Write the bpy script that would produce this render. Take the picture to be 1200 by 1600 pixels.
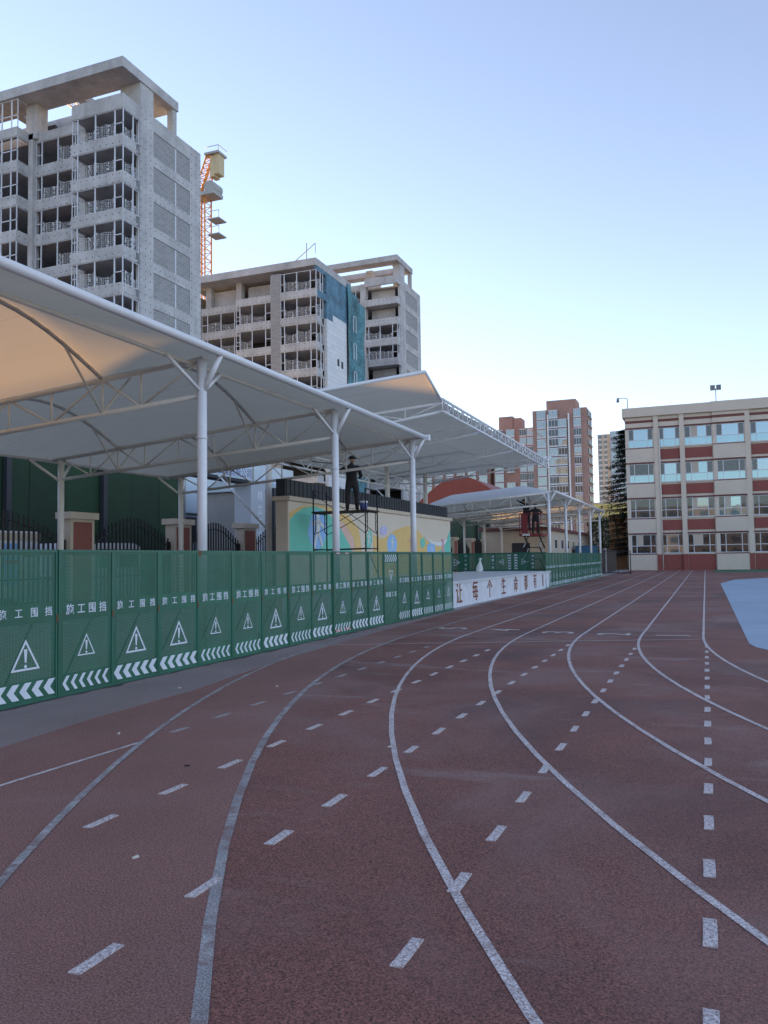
import bpy, bmesh, math, random
from mathutils import Vector, Matrix
random.seed(7)
S = bpy.context.scene
for o in list(bpy.data.objects): bpy.data.objects.remove(o)
R = math.radians

# ------------------------------------------------------------------ camera, sky, sun, exposure
cam = bpy.data.cameras.new('camera'); camo = bpy.data.objects.new('camera', cam); S.collection.objects.link(camo)
cam.sensor_fit = 'HORIZONTAL'; cam.sensor_width = 36.0; cam.lens = 36.0 * 1271 / 1200
cam.clip_start = 0.05; cam.clip_end = 4000
YAW, PITCH, ROLL = R(21.5), math.atan(72.4 / 1271), 0.01464
camo.matrix_world = Matrix.Translation((0, 0, 1.7)) @ Matrix.Rotation(YAW, 4, 'Z') @ Matrix.Rotation(math.pi / 2 + PITCH, 4, 'X') @ Matrix.Rotation(-ROLL, 4, 'Z')
S.camera = camo
SUN_EL, SUN_AZ = R(6.5), R(-70.0)          # azimuth measured from +Y towards +X
w = bpy.data.worlds.new('World'); S.world = w; w.use_nodes = True
nt = w.node_tree; bg = nt.nodes['Background']
sky = nt.nodes.new('ShaderNodeTexSky'); sky.sky_type = 'NISHITA'; sky.sun_disc = False
sky.sun_elevation = SUN_EL; sky.sun_rotation = SUN_AZ; sky.altitude = 100; sky.air_density = 0.9; sky.dust_density = 0.0; sky.ozone_density = 2.2
hs = nt.nodes.new('ShaderNodeHueSaturation'); hs.inputs['Saturation'].default_value = 0.74; hs.inputs['Value'].default_value = 1.0
tint = nt.nodes.new('ShaderNodeVectorMath'); tint.operation = 'MULTIPLY'; tint.inputs[1].default_value = (1.055, 0.975, 1.035)
nt.links.new(sky.outputs['Color'], hs.inputs['Color']); nt.links.new(hs.outputs['Color'], tint.inputs[0]); nt.links.new(tint.outputs['Vector'], bg.inputs['Color']); bg.inputs['Strength'].default_value = 0.15
sl = bpy.data.lights.new('sun', 'SUN'); sl.energy = 5.0; sl.angle = R(0.5); sl.color = (1.0, 0.56, 0.20)
so = bpy.data.objects.new('sun', sl); S.collection.objects.link(so)
tosun = Vector((math.sin(SUN_AZ) * math.cos(SUN_EL), math.cos(SUN_AZ) * math.cos(SUN_EL), math.sin(SUN_EL)))
so.rotation_euler = tosun.to_track_quat('Z', 'Y').to_euler(); so.location = (-60, 30, 60)
S.view_settings.view_transform = 'Standard'; S.view_settings.look = 'None'; S.view_settings.gamma = 1.0
S.view_settings.exposure = 1.8
S.view_settings.use_curve_mapping = False

# ------------------------------------------------------------------ helpers
COL = S.collection
def nod(nt, t, **kw):
    n = nt.nodes.new(t)
    for k, v in kw.items():
        if k in n.inputs: n.inputs[k].default_value = v
        else: setattr(n, k, v)
    return n
MATS = {}
def mat(name, col, rough=.7, amp=.12, scale=3., metal=0., bump=0., bscale=60., fine=0., spec=.5, coord='Object'):
    m = bpy.data.materials.new(name); m.use_nodes = True; nt = m.node_tree; b = nt.nodes['Principled BSDF']
    b.inputs['Roughness'].default_value = rough; b.inputs['Metallic'].default_value = metal; b.inputs['Specular IOR Level'].default_value = spec
    tc = nod(nt, 'ShaderNodeTexCoord')
    n1 = nod(nt, 'ShaderNodeTexNoise', Scale=scale, Detail=6.0, Roughness=.6); nt.links.new(tc.outputs[coord], n1.inputs['Vector'])
    mr = nod(nt, 'ShaderNodeMapRange'); mr.inputs['From Min'].default_value = .3; mr.inputs['From Max'].default_value = .7
    mr.inputs['To Min'].default_value = 1 - amp; mr.inputs['To Max'].default_value = 1 + amp
    nt.links.new(n1.outputs['Fac'], mr.inputs['Value'])
    fac = mr.outputs['Result']
    if fine:
        n2 = nod(nt, 'ShaderNodeTexNoise', Scale=bscale, Detail=3.0); nt.links.new(tc.outputs[coord], n2.inputs['Vector'])
        m2 = nod(nt, 'ShaderNodeMapRange'); m2.inputs['From Min'].default_value = .3; m2.inputs['From Max'].default_value = .7
        m2.inputs['To Min'].default_value = 1 - fine; m2.inputs['To Max'].default_value = 1 + fine
        nt.links.new(n2.outputs['Fac'], m2.inputs['Value'])
        mm = nod(nt, 'ShaderNodeMath', operation='MULTIPLY'); nt.links.new(fac, mm.inputs[0]); nt.links.new(m2.outputs['Result'], mm.inputs[1]); fac = mm.outputs[0]
    vm = nod(nt, 'ShaderNodeVectorMath', operation='SCALE'); vm.inputs[0].default_value = col[:3]; nt.links.new(fac, vm.inputs['Scale'])
    nt.links.new(vm.outputs['Vector'], b.inputs['Base Color'])
    if bump:
        nb = nod(nt, 'ShaderNodeTexNoise', Scale=bscale, Detail=4.0); nt.links.new(tc.outputs[coord], nb.inputs['Vector'])
        bu = nod(nt, 'ShaderNodeBump', Strength=bump, Distance=.01); nt.links.new(nb.outputs['Fac'], bu.inputs['Height']); nt.links.new(bu.outputs['Normal'], b.inputs['Normal'])
    MATS[name] = m; return m
def alpha_mix(m, facsock):          # facsock = 1 where opaque
    nt = m.node_tree; out = nt.nodes['Material Output']; b = nt.nodes['Principled BSDF']
    tr = nod(nt, 'ShaderNodeBsdfTransparent'); mx = nod(nt, 'ShaderNodeMixShader')
    nt.links.new(facsock, mx.inputs[0]); nt.links.new(tr.outputs[0], mx.inputs[1]); nt.links.new(b.outputs[0], mx.inputs[2]); nt.links.new(mx.outputs[0], out.inputs['Surface'])

class MB:
    def __init__(s): s.v = []; s.f = []; s.sm = []
    def add(s, vs, fs, smooth=False):
        o = len(s.v); s.v += [tuple(v) for v in vs]; s.f += [tuple(i + o for i in f) for f in fs]; s.sm += [smooth] * len(fs); return s
    def box(s, x0, x1, y0, y1, z0, z1):
        v = [(x0, y0, z0), (x1, y0, z0), (x1, y1, z0), (x0, y1, z0), (x0, y0, z1), (x1, y0, z1), (x1, y1, z1), (x0, y1, z1)]
        return s.add(v, [(0, 3, 2, 1), (4, 5, 6, 7), (0, 1, 5, 4), (1, 2, 6, 5), (2, 3, 7, 6), (3, 0, 4, 7)])
    def tube(s, p, q, r, n=10, r2=None, cap=True):
        p = Vector(p); q = Vector(q); d = (q - p).normalized(); r2 = r if r2 is None else r2
        u = d.cross(Vector((0, 0, 1)));  u = Vector((1, 0, 0)) if u.length < 1e-4 else u.normalized(); t = d.cross(u)
        v = []
        for c, rr in ((p, r), (q, r2)):
            for i in range(n):
                a = 2 * math.pi * i / n; v.append(c + (u * math.cos(a) + t * math.sin(a)) * rr)
        fs = [(i, (i + 1) % n, n + (i + 1) % n, n + i) for i in range(n)]
        s.add(v, fs, True)
        if cap: s.f += [tuple(len(s.v) - 2 * n + i for i in range(n))[::-1], tuple(len(s.v) - n + i for i in range(n))]; s.sm += [False, False]
        return s
    def path(s, pts, r, n=8):
        for a, b in zip(pts[:-1], pts[1:]): s.tube(a, b, r, n)
        return s
    def prism(s, pts, fn, d0, d1):          # closed outline pts(2d) -> fn(a,b,depth)
        n = len(pts); v = [fn(a, b, d0) for a, b in pts] + [fn(a, b, d1) for a, b in pts]
        return s.add(v, [tuple(range(n))[::-1], tuple(range(n, 2 * n))] + [(i, (i + 1) % n, n + (i + 1) % n, n + i) for i in range(n)])
    def mesh(s, name, m=None, off=(0, 0, 0)):
        me = bpy.data.meshes.new(name); ox, oy, oz = off
        me.from_pydata([(a - ox, b - oy, c - oz) for a, b, c in s.v], [], s.f)
        me.polygons.foreach_set('use_smooth', s.sm); 
        bm = bmesh.new(); bm.from_mesh(me); bmesh.ops.recalc_face_normals(bm, faces=bm.faces); bm.to_mesh(me); bm.free()
        if m is not None: me.materials.append(m if not isinstance(m, str) else MATS[m])
        return me
def worldloc(p):
    l = Vector((0, 0, 0))
    while p is not None: l = l + p.location; p = p.parent
    return l
def link(name, me, parent=None, loc=(0, 0, 0)):
    o = bpy.data.objects.new(name, me); COL.objects.link(o); o.location = loc
    if parent is not None: o.parent = parent
    return o
def part(name, mb, m, parent):          # mesh given in world coordinates, parent chain has no rotation
    return link(name, mb.mesh(name, m, worldloc(parent)), parent)
def top(name, mb, m, label, cat, group=None, base=None):
    base = base or (0, 0, 0); o = link(name, mb.mesh(name, m, base), None, base); return tag(o, label, cat, group)
def tag(o, label, cat, group=None):
    o['label'] = label; o['category'] = cat
    if group: o['group'] = group
    return o
def thing(name, label, cat, loc=(0, 0, 0), group=None):
    o = link(name, None, None, loc); return tag(o, label, cat, group)
def struct(name, mb, m, parent=None):
    o = link(name, mb.mesh(name, m), parent)
    if parent is None: o['kind'] = 'structure'
    return o
def copy_tree(o, parent=None):
    c = o.copy(); COL.objects.link(c); c.parent = parent
    for ch in list(o.children): copy_tree(ch, c)
    return c
TX = {}
def text_mesh(s, size, m, extrude=.003, key=''):
    k = (s, size, m, key)
    if k in TX: return TX[k]
    cu = bpy.data.curves.new('lettering', 'FONT'); cu.body = s; cu.size = size; cu.extrude = extrude; cu.align_x = 'CENTER'; cu.align_y = 'CENTER'
    cu.resolution_u = 4; cu.offset = .0008 * size / .13 if 'bold' in key else 0
    o = bpy.data.objects.new('lettering', cu); COL.objects.link(o)
    bpy.context.view_layer.update(); dg = bpy.context.evaluated_depsgraph_get()
    me = bpy.data.meshes.new_from_object(o.evaluated_get(dg)); bpy.data.objects.remove(o)
    me.materials.clear(); me.materials.append(MATS[m]); TX[k] = me; return me
MX = Matrix(((0, 0, 1, 0), (1, 0, 0, 0), (0, 1, 0, 0), (0, 0, 0, 1)))        # lettering plane -> Y,Z facing +X
MY = Matrix(((1, 0, 0, 0), (0, 0, -1, 0), (0, 1, 0, 0), (0, 0, 0, 1)))       # lettering plane -> X,Z facing -Y
def textpart(s, size, m, parent, loc, M, name='lettering', key=''):
    o = link(name, text_mesh(s, size, m, key=key), parent); o.matrix_local = Matrix.Translation(loc) @ M; return o

# ------------------------------------------------------------------ materials
mat('asphalt', (.11, .11, .115), .9, .15, .3, bump=.3, bscale=90)
mat('track', (.212, .084, .063), .85, .16, .45, bump=.7, bscale=105, fine=.8)
mat('track_worn', (.26, .125, .10), .87, .14, .5, bump=.7, bscale=105, fine=.7)
mat('apron', (.27, .205, .19), .88, .15, .6, bump=.5, bscale=90, fine=.35)
mat('court_blue', (.28, .37, .47), .6, .14, .4, fine=.06, bscale=20)
mat('court_teal', (.33, .43, .46), .6, .12, .4)
mat('turf_green', (.045, .14, .08), .9, .1, 2, fine=.2, bscale=80)
mat('white_paint', (.64, .57, .55), .8, .15, 4, fine=.35, bscale=90)
mat('worn_paint', (.36, .34, .33), .85, .3, 3, fine=.6, bscale=110)
mat('concrete', (.32, .31, .30), .9, .15, .5, bump=.2, bscale=20)
mat('steel_white', (.74, .75, .77), .35, .05, 2)
mat('steel_cream_shaded', (.66, .63, .58), .4, .06, 2)  # canopy shade put into the colour of white steel; rain pipe is cream
mat('green_sheet', (.018, .135, .085), .45, .18, 2.5, bump=.15, bscale=6)
mat('green_frame', (.016, .12, .08), .4, .15, 3)
mat('sign_white', (.66, .72, .80), .45, .06, 8)
mat('sticker_red', (.45, .06, .05), .5)
mat('rust', (.16, .075, .04), .9, .3, 12)
mat('black_iron', (.012, .012, .014), .45, .1, 5)
mat('brick_red', (.27, .095, .075), .8, .1, 6, fine=.1, bscale=40)
mat('beige', (.56, .47, .37), .85, .06, 1.5)
mat('cream_wall', (.60, .53, .45), .85, .05, .8, fine=.05, bscale=15)
mat('oxide_red', (.25, .075, .065), .8, .06, 1)
mat('brown_trim', (.17, .062, .055), .8, .06, 1)
mat('hoarding_green', (.013, .042, .017), .8, .2, .6, fine=.15, bscale=30)
mat('dark_clad', (.028, .032, .04), .6, .12, 2)
mat('mural_cream', (.66, .57, .46), .8, .04, 1)
for n, c in dict(teal=(.17, .55, .43), yellow=(.72, .49, .19), pink=(.70, .46, .38), blue=(.28, .50, .80), white=(.72, .72, .70), violet=(.50, .46, .75), rose=(.62, .33, .38)).items(): mat('paint_' + n, c, .75, .05, 2)
mat('stage_top', (.50, .53, .56), .8, .1, .7)
mat('stage_wall', (.60, .62, .68), .8, .12, 2.5, fine=.1, bscale=30)
mat('stage_red', (.17, .045, .035), .75, .15, 4)
mat('stage_gold', (.65, .46, .20), .75, .2, 4)
mat('white_frame', (.62, .66, .72), .45, .05, 4)
mat('block', (.27, .275, .285), .9, .1, 1)
mat('insul_white', (.66, .68, .70), .85, .06, 1)
mat('film_blue', (.085, .19, .27), .75, .4, .7, fine=.3, bscale=4)
mat('net_teal', (.075, .20, .24), .85, .45, .5, fine=.35, bscale=3)
mat('crane_orange', (.60, .27, .05), .5, .1, 3)
mat('crane_cream', (.50, .42, .26), .6, .1, 2)
mat('crane_grey', (.33, .35, .36), .6, .1, 2)
mat('brick_far', (.36, .225, .19), .9, .12, .25, fine=.12, bscale=3)
mat('brick_grey', (.30, .235, .20), .9, .1, .3)
mat('far_beige', (.50, .44, .37), .9, .06, .2)
mat('far_grey', (.42, .45, .50), .8, .06, .2)
mat('peach', (.62, .33, .17), .85, .06, 1)
mat('roof_red', (.28, .065, .05), .6, .1, .5)
mat('roof_pale', (.52, .60, .66), .6, .1, .7)
mat('cloth_dark', (.016, .016, .019), .85, .2, 12)
mat('cloth_trouser', (.030, .029, .030), .9, .2, 12)
mat('skin', (.32, .19, .13), .6)
mat('lift_red', (.20, .022, .03), .5, .15, 4)
mat('bucket_blue', (.10, .11, .34), .5)
mat('plastic_white', (.68, .70, .70), .5, .08, 6)
mat('van_white', (.66, .68, .70), .3, .03, 1)
mat('bark', (.06, .045, .035), .95, .2, 5)
mat('cedar', (.030, .052, .034), .85, .3, 1.2)
mat('leaf', (.045, .085, .030), .8, .3, 1.2)
mat('container_blue', (.03, .11, .20), .6, .1, 2)
mat('lamp_grey', (.18, .19, .20), .5)
mat('yellow_panel', (.70, .58, .20), .6)
mat('rubber', (.015, .015, .015), .8)
mat('room_shade', (.05, .05, .052), .95, .2, .5)  # dark colour stands in for shade inside rooms and openings
mat('dirt', (.06, .05, .045), .95, .3, 8, fine=.4, bscale=60)
mat('litter', (.55, .52, .48), .8)

def dusty(m, col, sc, lo, hi, strength, stretch=(1, 1, 1)):      # dusty, worn areas laid over the base colour
    nt = m.node_tree; b = nt.nodes['Principled BSDF']; tc = nod(nt, 'ShaderNodeTexCoord'); mp = nod(nt, 'ShaderNodeMapping'); mp.inputs['Scale'].default_value = stretch
    n1 = nod(nt, 'ShaderNodeTexNoise', Scale=sc, Detail=8.0, Roughness=.62, Distortion=.6); nt.links.new(tc.outputs['Object'], mp.inputs['Vector']); nt.links.new(mp.outputs[0], n1.inputs['Vector'])
    mr = nod(nt, 'ShaderNodeMapRange'); mr.inputs['From Min'].default_value = lo; mr.inputs['From Max'].default_value = hi; mr.inputs['To Max'].default_value = strength; nt.links.new(n1.outputs['Fac'], mr.inputs['Value'])
    old = b.inputs['Base Color'].links[0].from_socket; mx = nod(nt, 'ShaderNodeMix', data_type='RGBA'); nt.links.new(mr.outputs['Result'], mx.inputs[0]); nt.links.new(old, mx.inputs[6]); mx.inputs[7].default_value = (*col, 1); nt.links.new(mx.outputs[2], b.inputs['Base Color'])
dusty(MATS['track'], (.27, .18, .165), .35, .48, .70, .65); dusty(MATS['track_worn'], (.32, .23, .21), .4, .48, .75, .5); dusty(MATS['track_worn'], (.14, .075, .07), .3, .55, .75, .5); dusty(MATS['track'], (.085, .045, .042), .22, .50, .66, .75); dusty(MATS['track'], (.34, .27, .25), 1.1, .58, .74, .7, (.25, 1, 1))
dusty(MATS['apron'], (.34, .30, .31), .5, .5, .75, .5); dusty(MATS['green_sheet'], (.06, .16, .14), 1.3, .55, .8, .5); dusty(MATS['white_paint'], (.20, .11, .095), 70, .50, .60, .8); dusty(MATS['white_paint'], (.22, .13, .115), 5, .52, .68, .6); dusty(MATS['worn_paint'], (.19, .11, .10), 6, .45, .62, .75)
def vary(m, lo, hi):                # each piece of sheet metal has faded differently
    nt = m.node_tree; b = nt.nodes['Principled BSDF']; oi = nod(nt, 'ShaderNodeObjectInfo'); mr = nod(nt, 'ShaderNodeMapRange'); mr.inputs['To Min'].default_value = lo; mr.inputs['To Max'].default_value = hi
    nt.links.new(oi.outputs['Random'], mr.inputs['Value']); vm = nod(nt, 'ShaderNodeVectorMath', operation='SCALE'); nt.links.new(b.inputs['Base Color'].links[0].from_socket, vm.inputs[0]); nt.links.new(mr.outputs['Result'], vm.inputs['Scale']); nt.links.new(vm.outputs['Vector'], b.inputs['Base Color'])
vary(MATS['green_sheet'], .7, 1.2); vary(MATS['hoarding_green'], .8, 1.2)
def tie_holes(m, pitch=.62, r=.07):     # formwork tie holes: small dark dots, on any upright face
    nt = m.node_tree; b = nt.nodes['Principled BSDF']; tc = nod(nt, 'ShaderNodeTexCoord'); sp = nod(nt, 'ShaderNodeSeparateXYZ'); nt.links.new(tc.outputs['Object'], sp.inputs[0])
    ad = nod(nt, 'ShaderNodeMath', operation='ADD'); nt.links.new(sp.outputs[0], ad.inputs[0]); nt.links.new(sp.outputs[1], ad.inputs[1])
    sq = []
    for s in (ad.outputs[0], sp.outputs[2]):
        d = nod(nt, 'ShaderNodeMath', operation='DIVIDE'); d.inputs[1].default_value = pitch; nt.links.new(s, d.inputs[0])
        fr = nod(nt, 'ShaderNodeMath', operation='FRACT'); nt.links.new(d.outputs[0], fr.inputs[0])
        sb = nod(nt, 'ShaderNodeMath', operation='SUBTRACT'); sb.inputs[1].default_value = .5; nt.links.new(fr.outputs[0], sb.inputs[0])
        pw = nod(nt, 'ShaderNodeMath', operation='POWER'); pw.inputs[1].default_value = 2; nt.links.new(sb.outputs[0], pw.inputs[0]); sq.append(pw.outputs[0])
    su = nod(nt, 'ShaderNodeMath', operation='ADD'); nt.links.new(sq[0], su.inputs[0]); nt.links.new(sq[1], su.inputs[1])
    lt = nod(nt, 'ShaderNodeMath', operation='LESS_THAN'); lt.inputs[1].default_value = r * r / pitch / pitch; nt.links.new(su.outputs[0], lt.inputs[0])
    old = b.inputs['Base Color'].links[0].from_socket
    mx = nod(nt, 'ShaderNodeMix', data_type='RGBA'); nt.links.new(lt.outputs[0], mx.inputs[0]); nt.links.new(old, mx.inputs[6]); mx.inputs[7].default_value = (.05, .05, .05, 1)
    nt.links.new(mx.outputs[2], b.inputs['Base Color'])
mat('tower_concrete', (.45, .455, .465), .92, .2, .55, fine=.1, bscale=6); tie_holes(MATS['tower_concrete'], .66, .055)
mat('tower_plain', (.43, .43, .435), .92, .2, .5, fine=.1, bscale=6)
for q_ in ('tower_concrete', 'tower_plain'): dusty(MATS[q_], (.25, .25, .255), .9, .52, .75, .55, (1, 1, .22)); dusty(MATS[q_], (.52, .52, .52), .35, .55, .75, .5)
def brickify(m, sx, sy, c1, c2, mortar, ms=.02, bump=.2):
    nt = m.node_tree; b = nt.nodes['Principled BSDF']; tc = nod(nt, 'ShaderNodeTexCoord'); sp = nod(nt, 'ShaderNodeSeparateXYZ'); nt.links.new(tc.outputs['Object'], sp.inputs[0])
    ad = nod(nt, 'ShaderNodeMath', operation='ADD'); nt.links.new(sp.outputs[0], ad.inputs[0]); nt.links.new(sp.outputs[1], ad.inputs[1])
    cb = nod(nt, 'ShaderNodeCombineXYZ'); nt.links.new(ad.outputs[0], cb.inputs[0]); nt.links.new(sp.outputs[2], cb.inputs[1])
    br = nod(nt, 'ShaderNodeTexBrick'); br.inputs['Scale'].default_value = 1; br.inputs['Brick Width'].default_value = sx; br.inputs['Row Height'].default_value = sy; br.inputs['Mortar Size'].default_value = ms
    br.inputs['Color1'].default_value = (*c1, 1); br.inputs['Color2'].default_value = (*c2, 1); br.inputs['Mortar'].default_value = (*mortar, 1)
    nt.links.new(cb.outputs[0], br.inputs['Vector']); nt.links.new(br.outputs['Color'], b.inputs['Base Color'])
brickify(MATS['block'], .6, .24, (.30, .305, .315), (.235, .24, .25), (.36, .36, .36), .025)
brickify(MATS['insul_white'], 1.2, .6, (.70, .72, .74), (.62, .65, .68), (.45, .47, .5), .015)

# perforated sheet: holes are open
def perforated(name, pitch, rad):
    m = mat(name, (.018, .135, .085), .45, .15, 2.5); nt = m.node_tree
    tc = nod(nt, 'ShaderNodeTexCoord'); sp = nod(nt, 'ShaderNodeSeparateXYZ'); nt.links.new(tc.outputs['Object'], sp.inputs[0]); sq = []
    for s in (sp.outputs[1], sp.outputs[2]):
        d = nod(nt, 'ShaderNodeMath', operation='DIVIDE'); d.inputs[1].default_value = pitch; nt.links.new(s, d.inputs[0])
        fr = nod(nt, 'ShaderNodeMath', operation='FRACT'); nt.links.new(d.outputs[0], fr.inputs[0])
        sb = nod(nt, 'ShaderNodeMath', operation='SUBTRACT'); sb.inputs[1].default_value = .5; nt.links.new(fr.outputs[0], sb.inputs[0])
        pw = nod(nt, 'ShaderNodeMath', operation='POWER'); pw.inputs[1].default_value = 2; nt.links.new(sb.outputs[0], pw.inputs[0]); sq.append(pw.outputs[0])
    su = nod(nt, 'ShaderNodeMath', operation='ADD'); nt.links.new(sq[0], su.inputs[0]); nt.links.new(sq[1], su.inputs[1])
    gt = nod(nt, 'ShaderNodeMath', operation='GREATER_THAN'); gt.inputs[1].default_value = (rad / pitch) ** 2; nt.links.new(su.outputs[0], gt.inputs[0])
    alpha_mix(m, gt.outputs[0])
perforated('perf_a', .022, .0060); perforated('perf_b', .018, .0044)
m = mat('net', (.52, .53, .55), .9); nt_ = m.node_tree
tc = nod(nt_, 'ShaderNodeTexCoord'); vo = nod(nt_, 'ShaderNodeTexVoronoi', feature='DISTANCE_TO_EDGE', Scale=5.5); vo.inputs['Randomness'].default_value = .35
nt_.links.new(tc.outputs['Object'], vo.inputs['Vector']); lt = nod(nt_, 'ShaderNodeMath', operation='LESS_THAN'); lt.inputs[1].default_value = .085
nt_.links.new(vo.outputs['Distance'], lt.inputs[0]); alpha_mix(m, lt.outputs[0])
# membrane: white coated fabric that lets some light through
m = mat('membrane', (.60, .605, .61), .55, .04, .4); nt_ = m.node_tree; b_ = nt_.nodes['Principled BSDF']
tl = nod(nt_, 'ShaderNodeBsdfTranslucent'); tl.inputs['Color'].default_value = (.74, .66, .50, 1); mx_ = nod(nt_, 'ShaderNodeMixShader'); mx_.inputs[0].default_value = .27
nt_.links.new(b_.outputs[0], mx_.inputs[1]); nt_.links.new(tl.outputs[0], mx_.inputs[2]); nt_.links.new(mx_.outputs[0], nt_.nodes['Material Output'].inputs['Surface'])
sp_ = nod(nt_, 'ShaderNodeSeparateXYZ'); tcm = nod(nt_, 'ShaderNodeTexCoord'); nt_.links.new(tcm.outputs['Object'], sp_.inputs[0])
dv = nod(nt_, 'ShaderNodeMath', operation='DIVIDE'); dv.inputs[1].default_value = 1.9; nt_.links.new(sp_.outputs[1], dv.inputs[0]); fr_ = nod(nt_, 'ShaderNodeMath', operation='FRACT'); nt_.links.new(dv.outputs[0], fr_.inputs[0])
ls = nod(nt_, 'ShaderNodeMath', operation='LESS_THAN'); ls.inputs[1].default_value = .022; nt_.links.new(fr_.outputs[0], ls.inputs[0])        # welded seams
mxs = nod(nt_, 'ShaderNodeMix', data_type='RGBA'); nt_.links.new(ls.outputs[0], mxs.inputs[0]); nt_.links.new(b_.inputs['Base Color'].links[0].from_socket, mxs.inputs[6]); mxs.inputs[7].default_value = (.50, .50, .51, 1); nt_.links.new(mxs.outputs[2], b_.inputs['Base Color'])
dusty(m, (.44, .43, .42), .5, .5, .8, .55, (.5, 1.5, 1))
# window glass: coated, reflective, dark behind
def glass(name, tint, refl, base):
    m = mat(name, base, .25, .2, .7); nt = m.node_tree; b = nt.nodes['Principled BSDF']
    g = nod(nt, 'ShaderNodeBsdfGlossy'); g.inputs['Color'].default_value = (*tint, 1); g.inputs['Roughness'].default_value = .03
    tc = nod(nt, 'ShaderNodeTexCoord'); n1 = nod(nt, 'ShaderNodeTexNoise', Scale=1.3); nt.links.new(tc.outputs['Object'], n1.inputs['Vector'])
    bu = nod(nt, 'ShaderNodeBump', Strength=.12, Distance=.02); nt.links.new(n1.outputs['Fac'], bu.inputs['Height']); nt.links.new(bu.outputs['Normal'], g.inputs['Normal'])
    mx = nod(nt, 'ShaderNodeMixShader'); mx.inputs[0].default_value = refl
    nt.links.new(b.outputs[0], mx.inputs[1]); nt.links.new(g.outputs[0], mx.inputs[2]); nt.links.new(mx.outputs[0], nt.nodes['Material Output'].inputs['Surface'])
glass('glass', (.50, .66, .76), .48, (.03, .06, .08)); glass('glass_teal', (.48, .68, .76), .42, (.08, .18, .22)); glass('glass_dark', (.5, .55, .6), .10, (.010, .012, .015)); glass('glass_far', (.60, .70, .74), .30, (.10, .125, .125))
for l in list(MATS['glass_far'].node_tree.links):
    if l.to_socket.name == 'Normal': MATS['glass_far'].node_tree.links.remove(l)

# ------------------------------------------------------------------ ground, track, markings
g = struct('ground', MB().box(-1500, 1500, -1500, 1500, -.5, 0), 'asphalt')
tk = struct('running_track', MB().box(-7.62, 70, -45, 91.9, -.2, .006), 'track')
ap = [(-7.6, 2.), (-5.75, 2.), (-5.95, 4.), (-6.11, 5.77), (-6.27, 7.22), (-6.32, 9.08), (-6.62, 11.23), (-6.82, 13.39), (-7.13, 18.), (-7.3, 22), (-7.6, 30)]
struct('apron_strip', MB().prism(ap, lambda a, b, d: (a, b, d), -.1, .010), 'apron')
CX, CY, W0, R0 = 23.0, 17.9, 1.205, 23.1
ol = [(CX - 29.13 * math.cos(R(t)), CY - 29.13 * math.sin(R(t))) for t in range(2, 76, 2)]
struct('outer_lane', MB().prism(ol + [(-7.6, ol[-1][1]), (-7.6, 17.)], lambda a, b, d: (a, b, d), -.1, .0085), 'track_worn')
def band(pts, wd, z0=.006, z1=.010):           # a flat painted band along pts
    mb = MB(); n = len(pts); L = []
    for i, p in enumerate(pts):
        a = Vector(pts[max(i - 1, 0)]); b = Vector(pts[min(i + 1, n - 1)]); t = (b - a).normalized(); nn = Vector((-t.y, t.x)) * (wd + random.uniform(-.0035, .0035)) / 2; p = Vector(p); L.append((p + nn, p - nn))
    v = [];  f = []
    for a, b in L: v += [(a.x, a.y, z1), (b.x, b.y, z1)]
    for i in range(n - 1): f.append((2 * i, 2 * i + 1, 2 * i + 3, 2 * i + 2))
    return mb.add(v, f)
def lane(k, off=0):
    r = R0 + k * W0
    pts = [(CX - r + off + random.uniform(-.004, .004), 91.5 - (91.5 - CY) * i / 40) for i in range(41)]
    pts += [(CX - r * math.cos(t), CY - r * math.sin(t)) for t in [R(2 * i) for i in range(1, 46)]]
    pts += [(CX + 40, CY - r)]
    return pts
for k in range(6):
    struct('lane_line', band(lane(k), .050 if k < 5 else .062), 'white_paint' if k < 5 else 'worn_paint', tk)
r6 = 30.27
struct('lane_line', band([(CX - r6 * math.cos(t), CY - r6 * math.sin(t)) for t in [R(1.5 * i) for i in range(2, 50)]], .055, z1=.0135), 'worn_paint', tk)
struct('lane_line', band([(-5.13, 3.5), (-5.0, 6.35)], .04, z1=.0115), 'white_paint', tk)
struct('start_line', band([(-6.9, 14.65), (-5.95, 15.07), (-.08, 17.42)], .05, z1=.012), 'white_paint', tk)
struct('start_line', band([(-6.3, 17.95), (-.1, 17.98)], .03, z1=.012), 'worn_paint', tk)
dash, dash_worn = [MB().prism([(-.03, -.14), (.03, -.14), (.032, 0), (.03, .14), (-.03, .14), (-.028, 0)], lambda a, b, d: (a, b, d), .007, .0125).mesh('dash', mm) for mm in ('white_paint', 'worn_paint')]
for k, (x, y0, y1) in enumerate([(-.04, 3.20, 16.4), (-1.25, 3.37, 16.1), (-2.48, 2.87, 15.7), (-3.74, 4.36, 15.2), (-4.98, 6.94, 15.0)]):
    y = y0
    while y < y1:
        o = link('dash', dash if k < 4 else dash_worn, tk, (x, y, 0)); o.rotation_euler.z = random.uniform(-.02, .02); o.scale = (random.uniform(.92, 1.08), random.uniform(.92, 1.08), 1); y += .80 if k < 3 else .78
for s, x, y in (('5', -5.62, 18.8), ('4', -4.35, 18.6), ('3', -3.05, 18.25), ('2', -1.85, 18.1), ('1', -.65, 18.05)):
    o = link('lane_number', text_mesh(s, 1.0, 'white_paint', .0015), tk, (x, y, .010)); o.rotation_euler.z = R(90)
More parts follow.
